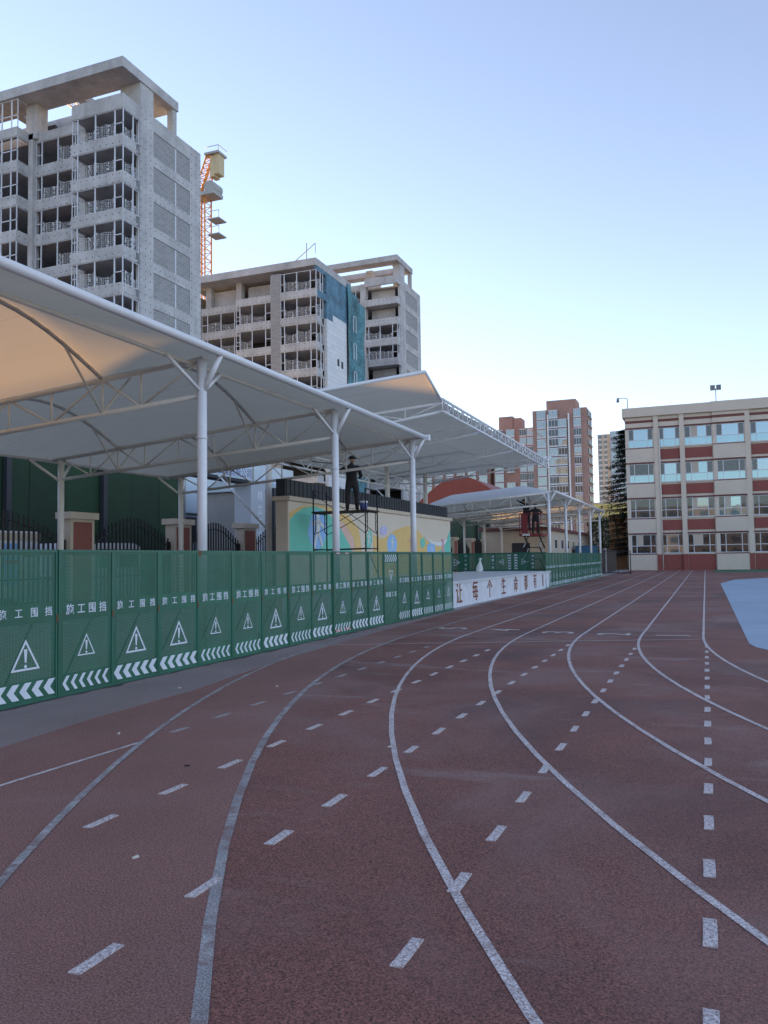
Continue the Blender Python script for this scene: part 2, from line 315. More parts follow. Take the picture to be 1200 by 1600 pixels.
# court and green strip
def rcorner(x, y, r, a0, n=6): return [(x + r * math.cos(R(a0 + 90 * i / n)), y + r * math.sin(R(a0 + 90 * i / n))) for i in range(n + 1)]
cp = rcorner(3.2, 16.8, 2.5, 180) + [(60, 14.3), (60, 61)] + [(4, 60.8), (1.6, 56.5), (.72, 49.7)]
ct = struct('sports_court', MB().prism(cp, lambda a, b, d: (a, b, d), -.1, .011), 'court_blue')
struct('court_panel', MB().prism([(3.0, 20), (58, 20), (58, 49), (3.0, 49)], lambda a, b, d: (a, b, d), 0, .015), 'court_teal', ct)
for a, b in (((2.95, 19), (2.95, 49)), ((2.95, 49), (57, 49)), ((3.7, 53), (5.2, 58)), ((5.8, 53), (6.8, 58)), ((5.6, 47), (6.2, 44))):
    struct('court_line', band([a, b], .07, z1=.019), 'white_paint', ct)
struct('turf_strip', MB().box(.7, 60, 79, 91.9, -.1, .011), 'turf_green')
struct('paving', MB().box(-24, -7.66, -45, 140, -.2, .005), 'concrete')
for x, y, rz in ((-4.05, 5.75, .4), (-3.1, 3.9, 1.2), (-5.45, 6.6, 2.), (-5.4, 9.7, .3), (-2.7, 6.9, .9), (.9, 4.1, .2), (-6.6, 9.2, .5)):
    lit = MB().add([(-.035, -.015, .001), (.035, -.02, .001), (.04, .018, .001), (-.03, .02, .001), (-.03, -.01, .018), (.03, -.012, .024), (.03, .012, .02), (-.025, .014, .012)], [(0, 3, 2, 1), (4, 5, 6, 7), (0, 1, 5, 4), (1, 2, 6, 5), (2, 3, 7, 6), (3, 0, 4, 7)])
    o = link('litter_scrap', lit.mesh('litter_scrap', 'litter' if x != -4.05 else 'rubber'), None, (x, y, .008)); o.rotation_euler.z = rz; o.scale = (.6, .6, .6)
    tag(o, 'small crumpled scrap of litter lying on the track', 'litter', 'litter on the track')

# ------------------------------------------------------------------ green barrier panels (local: +X outwards, Y along, Z up)
PW, PH = 1.012, 1.87
def make_panel(kind):
    root = link('barrier_panel', None)
    f = MB()
    for y0, y1, z0, z1 in ((0, PW, 0, .035), (0, PW, PH - .035, PH), (0, .03, .035, PH - .035), (PW - .03, PW, .035, PH - .035)): f.box(-.025, .012, y0, y1, z0, z1)
    link('frame', f.mesh('frame', 'green_frame'), root)
    mar = .055
    def plate(nm, z0, z1, m, y0=.03, y1=PW - .03): return link(nm, MB().box(-.004, .0, y0, y1, z0, z1).mesh(nm, m), root)
    pm = 'perf_a' if kind == 'A' else 'perf_b'
    link('mesh_sheet', MB().add([(0, .085, .97 + .24), (0, PW - .085, 1.21), (0, PW - .085, 1.80), (0, .085, 1.80)], [(0, 1, 2, 3)]).mesh('mesh_sheet', pm), root)
    link('mesh_sheet', MB().add([(0, .085, .29), (0, PW - .085, .29), (0, PW - .085, .97), (0, .085, .97)], [(0, 1, 2, 3)]).mesh('mesh_sheet', pm), root)
    sh = MB()
    for y0, y1, z0, z1 in ((.03, PW - .03, .035, .29), (.03, PW - .03, .97, 1.21), (.03, PW - .03, 1.80, PH - .035), (.03, .085, .29, .97), (PW - .085, PW - .03, .29, .97), (.03, .085, 1.21, 1.80), (PW - .085, PW - .03, 1.21, 1.80)): sh.box(-.003, .001, y0, y1, z0, z1)
    link('sheet', sh.mesh('sheet', 'green_sheet'), root)
    if kind == 'A': pos, sz = (.15, .39, .63, .86), .125
    else: pos, sz = (.20, .40, .60, .80), .145
    for c, p in zip('施工围挡', pos): textpart(c, sz, 'sign_white', root, (.004, p * PW, 1.095), MX, key='bold')
    # warning triangle with exclamation mark
    hw, hh, zc, t = (.225, .37, .60, .017) if kind == 'A' else (.16, .28, .63, .010)
    tri = MB(); A = [(PW / 2 - hw, zc - hh / 2), (PW / 2 + hw, zc - hh / 2), (PW / 2, zc + hh / 2)]
    cy, cz = PW / 2, zc - hh / 6; B = [(cy + (a - cy) * (1 - 2.6 * t / hw), cz + (b - cz) * (1 - 2.6 * t / hw)) for a, b in A]
    for i in range(3):
        j = (i + 1) % 3; tri.prism([A[i], A[j], B[j], B[i]], lambda a, b, d: (d, a, b), .002, .005)
    link('warning_triangle', tri.mesh('warning_triangle', 'sign_white'), root)
    ex = MB(); k = hh / .37
    ex.prism([(cy - .012 * k, cz - .03 * k), (cy + .012 * k, cz - .03 * k), (cy + .026 * k, cz + .13 * k), (cy - .026 * k, cz + .13 * k)], lambda a, b, d: (d, a, b), .002, .005)
    ex.prism([(cy + .022 * k * math.cos(i), cz - .075 * k + .022 * k * math.sin(i)) for i in [j * .785 for j in range(8)]], lambda a, b, d: (d, a, b), .002, .005)
    link('exclamation_mark', ex.mesh('exclamation_mark', 'sign_white'), root)
    n, wd, pit, hh2 = (5, .105, .19, .19) if kind == 'A' else (6, .055, .145, .185)
    ch = MB(); z0, z1, zm = .075, .075 + hh2, .075 + hh2 / 2; dx = .085 if kind == 'A' else .07
    for off in (0,):
        ch.prism([(0, zm), (dx, z0), (dx + wd, z0), (wd, zm), (dx + wd, z1), (dx, z1)], lambda a, b, d: (d, a, b), .003, .006)
    cm = ch.mesh('chevron', 'sign_white'); st = (PW - (pit * (n - 1) + wd + dx)) / 2
    for i in range(n): link('chevron', cm, root, (0, st + i * pit, 0))
    link('brace', MB().tube((-.03, .75, 1.15), (-.55, .62, .02), .014, 6).mesh('brace', 'black_iron'), root)
    link('foot', MB().box(-.62, -.01, .56, .66, 0, .02).mesh('foot', 'black_iron'), root)
    hg = MB().box(-.02, .018, PW - .02, PW + .006, .95, 1.05); link('hinge', hg.mesh('hinge', 'rust'), root)
    return root
ORD = ['first', 'second', 'third'] + [str(i) + 'th' for i in range(4, 21)] + ['21st', '22nd', '23rd', '24th', '25th']
GR = 'green construction barrier panels'
pa, pb = make_panel('A'), make_panel('B')
seq = 'BA' + 'ABAABBABABAA' + 'I' + 'BABBB'
Y = 8.11 - 1.0206 * 3; proto = {'A': pa, 'B': pb}; used = set()
def place_panel(kind, loc, label, M=None, group=GR):
    o = proto[kind] if kind not in used else copy_tree(proto[kind]); used.add(kind); tag(o, label, 'barrier', group)
    o.matrix_world = Matrix.Translation(loc) @ (M or Matrix.Identity(4)); return o
for i, k in enumerate(seq):
    wob = Matrix.Rotation(random.uniform(-.012, .012), 4, 'Z') @ Matrix.Rotation(random.uniform(-.006, .006), 4, 'Y')
    if k == 'I':
        o = place_panel('B', (-7.65, Y + PW, PH), 'green barrier panel mounted upside down with inverted warning triangle, in the near row', Matrix.Rotation(math.pi, 4, 'X'))
    else:
        o = place_panel(k, (-7.65 + random.uniform(-.01, .01), Y, 0), ('green barrier panel with five bold chevrons, ' if k == 'A' else 'green barrier panel with six thin chevrons, ') + ORD[len(seq) - 1 - i] + ' from the stage in the near row', wob)
        if i == 11:
            o['label'] = 'green barrier panel with red and white stickers on its rails, near row'
            for y, z in ((.12, 1.81), (.6, 1.81), (.1, .09), (.62, .1)):
                st_ = link('sticker', MB().box(.006, .009, y, y + .3, z, z + .045).mesh('sticker', 'sticker_red'), o); link('sticker_patch', MB().box(.0095, .012, y + .06, y + .22, z + .01, z + .036).mesh('sticker_patch', 'sign_white'), st_)
        if i == 6: link('rust_patch', MB().box(.0125, .0145, .0, .09, PH - .09, PH - .005).mesh('rust_patch', 'rust'), o)
    Y += 1.0206
Y = 43.25
for i in range(25):
    o = place_panel('B' if i % 3 else 'A', (-7.9, Y, 0), 'green barrier panel, ' + ORD[i] + ' from the stage in the far row under the distant canopy', Matrix.Rotation(random.uniform(-.02, .02), 4, 'Z'), 'barrier panels in the far row'); Y += 1.0
MR1 = Matrix(((0, 0, 1, 0), (-1, 0, 0, 0), (0, -1, 0, 0), (0, 0, 0, 1))); MR2 = Matrix(((0, 0, -1, 0), (-1, 0, 0, 0), (0, 1, 0, 0), (0, 0, 0, 1)))
lb = 'green barrier panel laid on its side across the end of the stage'
for ii, (k, loc, M) in enumerate((('B', (-9.92, 44.5, .9 + PW), MR1), ('B', (-9.94, 44.5, .9), MR2), ('A', (-13.72, 44.5, .9 + PW), MR1), ('A', (-13.74, 44.5, .9), MR2))): place_panel(k, loc, 'green barrier panel laid sideways across the stage end, ' + ORD[ii] + ' from the track', M, 'barrier panels laid on their side on the stage')

# soil and dust gathered along the foot of the near barrier row
ds = [(-7.64, 4.5)] + [(-7.62 + abs(random.gauss(.05, .035)), 4.5 + i * .22) for i in range(96)] + [(-7.64, 25.6)]
struct('dirt_line', MB().prism(ds, lambda a, b, d: (a, b, d), 0, .0125), 'dirt')
# ------------------------------------------------------------------ stage
st = thing('concrete_stage', 'low white stage with dark red characters along its front edge', 'stage', (-10.2, 32, 0))
part('deck', MB().box(-12.45, -7.86, 22.6, 44.6, .8, .9), 'stage_top', st)
fw = part('front_wall', MB().box(-12.4, -7.9, 22.65, 44.55, 0, .8), 'stage_wall', st)
for c, y in zip('让每个生命都有', (26.95, 29.05, 31.2, 33.55, 35.9, 38.1, 40.3)):
    for dy, m, x in ((.05, 'stage_gold', -7.898), (0, 'stage_red', -7.893)):
        textpart(c, .80, m, fw, Vector((x, y + dy, .43)) - worldloc(st), MX, 'character', key='bold' if m == 'stage_red' else '')
part('character', MB().box(-7.9, -7.893, 42.25, 42.5, .15, .75), 'stage_red', st)
bgm = MB(); N = 10
prof = [(.0, .17), (.1, .19), (.28, .15), (.45, .09), (.58, .045), (.66, .07), (.74, .08)]
vs = [( -11.6 + r * math.cos(2 * math.pi * i / N) * (1 + .2 * math.sin(3 * i + z * 9)) + .1 * z, 43.6 + r * math.sin(2 * math.pi * i / N) * (1 + .15 * math.cos(2 * i)), .9 + z) for z, r in prof for i in range(N)]
bgm.add(vs, [(j * N + i, j * N + (i + 1) % N, (j + 1) * N + (i + 1) % N, (j + 1) * N + i) for j in range(len(prof) - 1) for i in range(N)] + [tuple(range((len(prof) - 1) * N, len(prof) * N))], True)
top('white_sack', bgm, 'plastic_white', 'white tied plastic sack standing on the stage by the sideways barriers', 'sack', base=(-11.6, 43.6, .9))

# ------------------------------------------------------------------ arched membrane canopies
def zc(X): return 5.37 + .083 * (X + 8.4)         # top chord height
def canopy(name, label, ys, bump=.83):
    root = thing(name, label, 'canopy', (-12.7, ys[0], 0), 'arched membrane canopies')
    xs = [-8.0 - 9.5 * i / 38 for i in range(39)]
    def gx(X):
        t = (-8.0 - X) / 9.5; return min(1, math.sin(math.pi * min(max(t, 0), 1)) * 1.35)
    P = 14; mb = MB(); rows = []
    nb = len(ys) - 1
    for b in range(nb):
        for i in range(P + (1 if b == nb - 1 else 0)):
            t = i / P; y = ys[b] + (ys[b + 1] - ys[b]) * t
            rows.append([(X, y, zc(X) + .07 + (bump * math.sin(math.pi * t) * gx(X)) - (.10 * math.sin(math.pi * t) * (1 - gx(X)) if X < -16 else 0)) for X in xs])
    n = len(xs); v = [p for r in rows for p in r]
    mb.add(v, [(j * n + i, j * n + i + 1, (j + 1) * n + i + 1, (j + 1) * n + i) for j in range(len(rows) - 1) for i in range(n - 1)], True)
    part('membrane', mb, 'membrane', root)
    part('edge_tube', MB().tube((-8.0, ys[0] - .15, 5.44), (-8.0, ys[-1] + .05, 5.44), .075, 14), 'steel_white', root)
    part('purlin', MB().tube((-8.62, ys[0], 5.30), (-8.62, ys[-1], 5.30), .04, 8), 'steel_cream_shaded', root)
    part('rear_tube', MB().tube((-17.5, ys[0], zc(-17.5) + .03), (-17.5, ys[-1], zc(-17.5) + .03), .06, 10), 'steel_cream_shaded', root)
    for e in (ys[0], ys[-1]): part('end_tube', MB().tube((-8, e, 5.44), (-17.5, e, zc(-17.5) + .05), .045, 8), 'steel_cream_shaded', root)
    for X in (-10.65, -15.0):
        for b in range(nb):
            pts = [(X, ys[b] + (ys[b + 1] - ys[b]) * i / 16, zc(X) + .02 + bump * math.sin(math.pi * i / 16) * gx(X)) for i in range(17)]
            part('arch_rib', MB().path(pts, .04, 8), 'steel_cream_shaded', root)
    for yi, y in enumerate(ys):
        c = part('column', MB().tube((-8.4, y, 0), (-8.4, y, 5.36), .088, 18).tube((-8.4, y, 3.9), (-8.4, y, 3.93), .096, 18).box(-8.6, -8.2, y - .2, y + .2, 0, .02), 'steel_white', root)
        part('arm', MB().tube((-8.4, y, 4.72), (-8.0, y, 5.42), .055, 10), 'steel_white', c)
        for s in (-1, 1): part('arm', MB().tube((-8.4, y, 4.75), (-8.55, y + s * .85, 5.28), .035, 8), 'steel_white', c)
        c = part('column', MB().tube((-17, y, 0), (-17, y, 4.62), .088, 16).box(-17.2, -16.8, y - .2, y + .2, 0, .02), 'steel_cream_shaded', root)
        for s in (-1, 1): part('arm', MB().tube((-17, y, 4.0), (-17.4, y + s * .8, 4.6), .04, 8), 'steel_cream_shaded', c)
        def bc(X): return 4.70 + .073 * (X + 8.4)
        t = part('truss', MB().tube((-8.4, y, zc(-8.4)), (-17.3, y, zc(-17.3)), .05, 10).tube((-8.4, y, bc(-8.4)), (-17, y, bc(-17)), .045, 10), 'steel_cream_shaded', root)
        nodes = [-8.4, -9.75, -10.65, -11.9, -13.0, -14.1, -15.0, -15.95, -17.0]
        for i, X in enumerate(nodes[1:-1]):
            part('web', MB().tube((X, y, bc(X)), (X, y, zc(X)), .022, 6), 'steel_cream_shaded', t)
        for a, b in zip(nodes[:-1], nodes[1:]):
            i = nodes.index(a); lo, hi = (a, b) if i % 2 else (b, a)
            if i == 0: lo, hi = b, a
            part('web', MB().tube((lo, y, bc(lo)), (hi, y, zc(hi)), .022, 6), 'steel_cream_shaded', t)
        for X in (-10.65, -15.0):
            for s in (-1, 1):
                if ys[0] <= y + s * 1. <= ys[-1]:
                    d = 1.0; tt = d / (ys[1] - ys[0]); part('web', MB().tube((X, y, bc(X)), (X, y + s * d, zc(X) + bump * math.sin(math.pi * tt) * gx(X)), .024, 6), 'steel_cream_shaded', t)
    return root
c1 = canopy('membrane_canopy', 'large white arched membrane canopy on white columns above the near barrier row', [1.0, 6.7, 12.4, 18.1, 23.8])
c3 = canopy('membrane_canopy', 'distant white arched membrane canopy beyond the stage with scissor lift under it', [47.5, 53.6, 59.7, 65.8, 71.9])
part('junction_box', MB().box(-8.06, -7.86, 23.86, 24.0, 5.34, 5.52), 'steel_white', c1)
# raised cantilever canopy over the stage
c2 = thing('cantilever_canopy', 'taller flat white membrane canopy cantilevered over the stage with lattice edge truss', 'canopy', (-14.3, 34, 0))
def z2(X): return 6.90 + .075 * (X + 8)
Y0, Y1 = 25.6, 45.0
vs = []; NX, NY = 24, 30
for j in range(NY + 1):
    y = 24.0 + (46.2 - 24.0) * j / NY
    for i in range(NX + 1):
        X = -8.0 - 9.5 * i / NX
        fl = max(0, (25.8 - y) / 1.8) + max(0, (y - 45.0) / 1.2) * .6
        z = z2(X) + .03 + .58 * fl ** 1.3 - .06 * math.sin(math.pi * ((y - 25.2) % 5.8) / 5.8) * (1 if 25.2 < y < 45 else 0)
        vs.append((X, y, z))
part('membrane', MB().add(vs, [(j * (NX + 1) + i, j * (NX + 1) + i + 1, (j + 1) * (NX + 1) + i + 1, (j + 1) * (NX + 1) + i) for j in range(NY) for i in range(NX)], True), 'membrane', c2)
part('end_tube', MB().tube((-8, 24.0, z2(-8) + .63), (-17.5, 24.0, z2(-17.5) + .63), .06, 10), 'steel_white', c2)
part('end_tube', MB().tube((-8, 46.2, z2(-8) + .40), (-17.5, 46.2, z2(-17.5) + .40), .05, 10), 'steel_white', c2)
part('end_tube', MB().tube((-8, 24.0, z2(-8) + .63), (-8, 25.7, z2(-8) + .0), .045, 10), 'steel_white', c2)
part('end_tube', MB().tube((-8, 46.2, z2(-8) + .40), (-8, 45.0, z2(-8) + .0), .045, 10), 'steel_white', c2)
et = part('edge_truss', MB().tube((-7.95, Y0, 6.95), (-7.95, Y1, 6.95), .05, 10).tube((-7.95, Y0, 6.55), (-7.95, Y1, 6.55), .045, 10), 'steel_white', c2)
n = 32
for i in range(n + 1):
    y = Y0 + (Y1 - Y0) * i / n; part('web', MB().tube((-7.95, y, 6.55), (-7.95, y, 6.95), .02, 6), 'steel_white', et)
    if i < n:
        y2 = Y0 + (Y1 - Y0) * (i + 1) / n; a, b = (6.55, 6.95) if i % 2 else (6.95, 6.55); part('web', MB().tube((-7.95, y, a), (-7.95, y2, b), .016, 6), 'steel_white', et)
for y in (25.7, 30.8, 36.8, 42.6):
    t = part('truss', MB().tube((-8, y, z2(-8) - .06), (-17.3, y, z2(-17.3) - .06), .05, 8).tube((-8, y, 6.55), (-14.3, y, 5.75), .045, 8).tube((-14.3, y, 5.75), (-17.3, y, 6.0), .045, 8), 'steel_white', c2)
    bz = lambda X: 6.55 + (X + 8) * .8 / 6.3 if X > -14.3 else 5.75 - (X + 14.3) * .083
    nd = [-8, -9.3, -10.6, -11.9, -13.1, -14.3, -15.8, -17.2]
    for i, (a, b) in enumerate(zip(nd[:-1], nd[1:])):
        part('web', MB().tube((a, y, bz(a)) if i % 2 else (a, y, z2(a) - .06), (b, y, z2(b) - .06) if i % 2 else (b, y, bz(b)), .022, 6), 'steel_white', t)
        part('web', MB().tube((b, y, bz(b)), (b, y, z2(b) - .06), .022, 6), 'steel_white', t)
    ty = 25.2 if y < 26 else y
    c = part('column', MB().tube((-14.3, ty, 0), (-14.3, ty, 8.3 if y < 35 else 6.35), .115, 18).box(-14.55, -14.05, ty - .25, ty + .25, 0, .02), 'steel_cream_shaded', c2)
    part('stay', MB().tube((-14.3, ty, 2.7), (-17.4, ty + .3, 5.7), .04, 8), 'steel_white', c)
for X in (-10.4, -12.8, -15.6): part('purlin', MB().tube((X, 25.7, z2(X) - .05), (X, 45, z2(X) - .05), .035, 8), 'steel_white', c2)
part('tie_pipe', MB().tube((-14.3, 25.2, 7.75), (-14.3, 31.2, 7.75), .045, 8).tube((-14.3, 28.2, 7.0), (-14.3, 28.2, 8.25), .05, 8), 'steel_white', c2)
part('lattice_beam', MB().tube((-14.3, 25.2, 5.2), (-14.3, 42.6, 5.2), .04, 8).tube((-14.3, 25.2, 5.75), (-14.3, 42.6, 5.75), .04, 8), 'steel_white', c2)
lbm = [o for o in c2.children if o.name.startswith('lattice_beam')][0]
for i in range(18): part('web', MB().tube((-14.3, 25.2 + i * .967, 5.2 if i % 2 else 5.75), (-14.3, 25.2 + (i + 1) * .967, 5.75 if i % 2 else 5.2), .022, 6), 'steel_white', lbm)

# ------------------------------------------------------------------ mural building
mu = thing('mural_wall', 'long cream wall painted with teal hills, yellow waves and sports figures under a dark parapet', 'wall', (-15, 32, 0))
part('wall', MB().box(-12.93, -12.5, 23.3, 41.25, 0, 3.62), 'mural_cream', mu)
part('coping', MB().box(-13.05, -12.4, 23.2, 41.35, 3.62, 3.76), 'beige', mu)
part('end_face', MB().box(-12.95, -12.51, 23.27, 23.32, 0, 3.61), 'beige', mu)  # thin beige sheet over the wall's own end face
pb_ = part('parapet', MB().box(-12.95, -12.62, 23.3, 41.2, 3.76, 4.33), 'dark_clad', mu)
rib = MB().box(-12.62, -12.60, -.03, .03, 3.77, 4.33)
ribm = rib.mesh('rib', 'dark_clad', (-12.62, 0, 3.76))
for i in range(59): link('rib', ribm, pb_, Vector((-12.62, 23.4 + i * .3, 3.76)) - worldloc(mu))
SH = {'teal_hill': ('paint_teal', [(23.34, 1.84), (23.36, 3.08), (23.8, 3.33), (24.45, 3.51), (25.22, 3.53), (26.04, 3.42), (26.78, 3.13), (27.38, 2.77), (28.06, 2.26), (28.47, 1.82)]),
'yellow_wave': ('paint_yellow', [(23.35, 2.99), (23.36, 3.24), (24.17, 3.48), (25.13, 3.58), (26.05, 3.58), (27.01, 3.5), (28.1, 3.32), (29.0, 2.87), (29.17, 2.4), (29.34, 1.82), (28.71, 1.82), (28.49, 2.51), (27.79, 2.97), (26.78, 3.3), (25.94, 3.5), (25.13, 3.54), (24.36, 3.43), (23.71, 3.2)]),
'pink_wave': ('paint_pink', [(26.78, 3.28), (27.79, 2.95), (28.49, 2.5), (28.70, 1.82), (28.5, 1.82), (27.95, 2.42), (27.22, 2.91)]),
'blue_patch': ('paint_blue', [(24.81, 2.31), (24.62, 2.61), (24.82, 3.05), (25.22, 3.42), (25.72, 3.36), (26.13, 3.03), (26.12, 2.58), (25.85, 2.23), (25.44, 2.0), (25.1, 2.1)]),
'leaf_patch': ('paint_teal', [(29.55, 2.23), (29.76, 2.58), (30.16, 2.92), (30.36, 2.65), (30.34, 2.28), (30.0, 2.08)]),
'yellow_hill': ('paint_yellow', [(30.46, 1.0), (30.5, 2.65), (31.4, 2.5), (32.14, 2.64), (33.07, 2.93), (34.38, 3.13), (35.41, 3.12), (36.31, 2.87), (37.43, 2.5), (39.03, 2.25), (41.12, 2.17), (41.09, 1.0)]),
'blue_dot': ('paint_violet', [(32.07, 2.87), (31.93, 2.72), (31.62, 2.65), (31.32, 2.7), (31.2, 2.85), (31.33, 3.0), (31.64, 3.07), (31.95, 3.02)]),
'blue_oval': ('paint_blue', [(33.2, 2.29), (33.07, 2.01), (32.75, 1.84), (32.37, 1.84), (32.08, 2.01), (31.97, 2.27), (32.1, 2.55), (32.4, 2.72), (32.78, 2.73), (33.09, 2.57)]),
'teal_oval': ('paint_teal', [(37.03, 2.42), (36.91, 2.22), (36.64, 2.14), (36.38, 2.22), (36.28, 2.41), (36.4, 2.6), (36.67, 2.69), (36.93, 2.61)]),
'teal_block': ('paint_blue', [(37.29, 1.81), (37.32, 2.3), (37.82, 2.43), (38.52, 2.31), (38.59, 1.8)]),
'white_swoosh': ('paint_white', [(36.68, 2.81), (37.82, 2.52), (39.68, 2.45), (41.16, 2.81), (41.14, 2.57), (39.89, 2.26), (38.21, 2.31)]),
'teal_mountain': ('paint_teal', [(38.38, 1.8), (39.66, 2.13), (40.46, 2.53), (41.18, 3.15), (41.09, 1.8)]),
'rose_post': ('paint_rose', [(39.64, 1.8), (39.7, 2.65), (40.02, 2.65), (40.08, 1.8)])}
for i, (k, (m, pts)) in enumerate(SH.items()):
    if len(pts) < 14: 
        q = []; n = len(pts)                       # round the outline
        for a, b in zip(pts, pts[1:] + pts[:1]): q += [(a[0] * .75 + b[0] * .25, a[1] * .75 + b[1] * .25), (a[0] * .25 + b[0] * .75, a[1] * .25 + b[1] * .75)]
        if min(p[1] for p in pts) > 1.83: pts = q
    part(k, MB().prism(pts, lambda a, b, d: (d, a, b), -12.5, -12.494 + .0015 * i), m, mu)
def figure2d(y, z, h, m, lean=0):         # flat painted running figure
    k = h; mb = MB(); D = (-12.5, -12.468)
    f = lambda a, b, d: (d, y + a * k + lean * b, z + b * k)
    mb.prism([(.09 * math.cos(t * .785), .9 + .09 * math.sin(t * .785)) for t in range(8)], f, *D)
    for q in ([(-.1, .45), (.08, .42), (.13, .8), (-.07, .8)], [(.1, .78), (.38, .62), (.36, .55), (.06, .68)], [(-.06, .78), (-.34, .7), (-.34, .63), (-.04, .66)], [(-.1, .46), (0, .44), (-.2, 0), (-.28, .02)], [(-.02, .45), (.09, .43), (.3, .1), (.22, .06)]): mb.prism(q, f, *D)
    part('painted_figure', mb, m, mu)
figure2d(25.4, 2.05, 1.3, 'paint_white'); figure2d(32.6, 2.0, .62, 'paint_white'); figure2d(35.0, 1.95, .8, 'paint_rose'); figure2d(31.6, 2.7, .33, 'paint_white'); figure2d(30.0, 2.2, .55, 'paint_white'); figure2d(38.0, 1.9, .4, 'paint_white')

# ------------------------------------------------------------------ school gates along the street
def gate(y0, y1, label):
    g = thing('iron_gate', label, 'gate', (-19.1, (y0 + y1) / 2, 0), 'arched iron gates along the street')
    n = int((y1 - y0) / .19); f = MB(); zt = lambda t: 2.55 + .75 * math.sin(math.pi * t) ** 1.2
    pts = [(-19.1, y0 + (y1 - y0) * i / 20, zt(i / 20) - .28) for i in range(21)]
    part('top_rail', MB().path(pts, .025, 6), 'black_iron', g); part('rail', MB().box(-19.12, -19.08, y0, y1, .2, .26), 'black_iron', g); part('rail', MB().box(-19.12, -19.08, y0, y1, 1.2, 1.25), 'black_iron', g)
    for i in range(n):
        t = (i + .5) / n; y = y0 + (y1 - y0) * t; part('bar', MB().box(-19.115, -19.085, y - .036, y + .036, .05, zt(t)), 'black_iron', g)
    for y in (y0 + .06, y1 - .06): part('stile', MB().box(-19.16, -19.04, y - .06, y + .06, 0, 2.45), 'black_iron', g)
def pillar(y, label):
    p = thing('gate_pillar', label, 'pillar', (-19.1, y, 0), 'brick gate pillars along the street')
    part('shaft', MB().box(-19.32, -18.9, y - .55, y + .55, 0, 3.12), 'beige', p); part('cap', MB().box(-19.42, -18.8, y - .66, y + .66, 3.12, 3.34), 'beige', p); part('brick_panel', MB().box(-18.95, -18.885, y - .42, y + .42, .15, 3.02), 'brick_red', p)
gy = [21.1, 26.6, 31.6, 36.6]
gate(15.2, 20.5, 'black iron gate with arched top in front of the white notice board'); gate(21.7, 26.0, 'black iron gate with arched top between brick pillars, white van behind')
gate(27.2, 31.0, 'black iron gate with arched top in front of the pale site buildings'); gate(32.2, 36.0, 'black iron gate with arched top beside the mural wall corner')
for i, y in enumerate(gy): pillar(y, ['brick gate pillar with beige cap beside the white van', 'brick gate pillar with beige cap between the van gate and the site portal', 'brick gate pillar with beige cap before the site portal', 'brick gate pillar with beige cap closest to the mural wall end'][i])
for i in range(5):
    y = 58.6 + i * 5.2; gate(y + .6, y + 4.6, 'black iron arched gate under the distant canopy, ' + ORD[i] + ' past the mural wall'); pillar(y, 'brick gate pillar under the distant canopy, ' + ORD[i] + ' past the mural wall')
nb_ = thing('notice_board', 'white notice board with red and blue posters behind the iron gate', 'notice board', (-20.6, 19, 0))
part('board', MB().box(-20.65, -20.6, 14, 21.0, .6, 2.75), 'plastic_white', nb_)
part('header', MB().box(-20.6, -20.585, 14, 21.0, 2.45, 2.7), 'beige', nb_)
for i in range(9): part('poster', MB().box(-20.6, -20.586, 14.2 + i * .76, 14.8 + i * .76, 1.0, 2.35), ['paint_white', 'paint_blue', 'sign_white'][i % 3], nb_); part('poster_strip', MB().box(-20.6, -20.583, 14.25 + i * .76, 14.7 + i * .76, 1.5 + .2 * (i % 3), 1.62 + .2 * (i % 3)), 'sticker_red', nb_)
for y in (14.2, 17.5, 20.8): part('post', MB().box(-20.7, -20.65, y - .04, y + .04, 0, 2.8), 'black_iron', nb_)
# van behind the gate
vn = thing('parked_van', 'white parked van with dark windows behind the iron gate', 'van', (-22, 24.4, 0))
pr = [(22.0, .35), (22.05, 1.25), (22.35, 1.45), (22.7, 2.25), (23.1, 2.42), (26.4, 2.45), (26.8, 2.3), (26.85, .35)]
part('body', MB().prism(pr, lambda a, b, d: (d, a, b), -22.9, -21.1), 'van_white', vn)
part('windscreen', MB().prism([(22.42, 1.5), (22.74, 2.2), (22.9, 2.2), (22.9, 1.5)], lambda a, b, d: (d, a, b), -22.92, -21.08), 'glass_dark', vn)
for a in (23.1, 24.4, 25.6): part('window', MB().box(-22.92, -21.08, a, a + 1.05, 1.5, 2.2), 'glass_dark', vn)
for y in (22.9, 26.0):
    for x in (-22.75, -21.25):
        wh = part('wheel', MB().tube((x - .1, y, .34), (x + .1, y, .34), .34, 18), 'rubber', vn); part('rim', MB().tube((x - .105, y, .34), (x + .105, y, .34), .19, 14), 'crane_grey', wh)
for s in (-22.6, -21.4): part('headlight', MB().box(s - .15, s + .15, 21.97, 22.03, .85, 1.1), 'plastic_white', vn)

# ------------------------------------------------------------------ street hoarding, site portal, site building
def hoarding(y0, y1, h, label):
    hd = thing('site_hoarding', label, 'hoarding', (-24.1, (y0 + y1) / 2, 0), 'tall green site hoardings'); y = y0; i = 0
    pm = MB().box(-24.15, -24.1, .008, 1.992, 0, h).mesh('panel', 'hoarding_green', (-24.1, 0, 0))
    while y < y1 - .5: link('panel', pm, hd, Vector((-24.1 + random.uniform(-.012, .012), y, 0)) - hd.location); y += 2
    for y in [y0 + .4 + 5.2 * k for k in range(int((y1 - y0) / 5.2) + 1)]: part('post', MB().box(-24.05, -23.85, y - .12, y + .12, 0, h), 'dark_clad', hd)
hoarding(-40, 32.6, 6.0, 'tall dark green site hoarding with black posts behind the near iron gates'); hoarding(42.4, 96, 6.0, 'tall green site hoarding behind the mural wall and distant canopy')  # near run stretched out of view so it shades the ground
po = thing('site_portal', 'grey site entrance portal with white vertical lettering and a lettered header', 'portal', (-24.4, 37.5, 0))
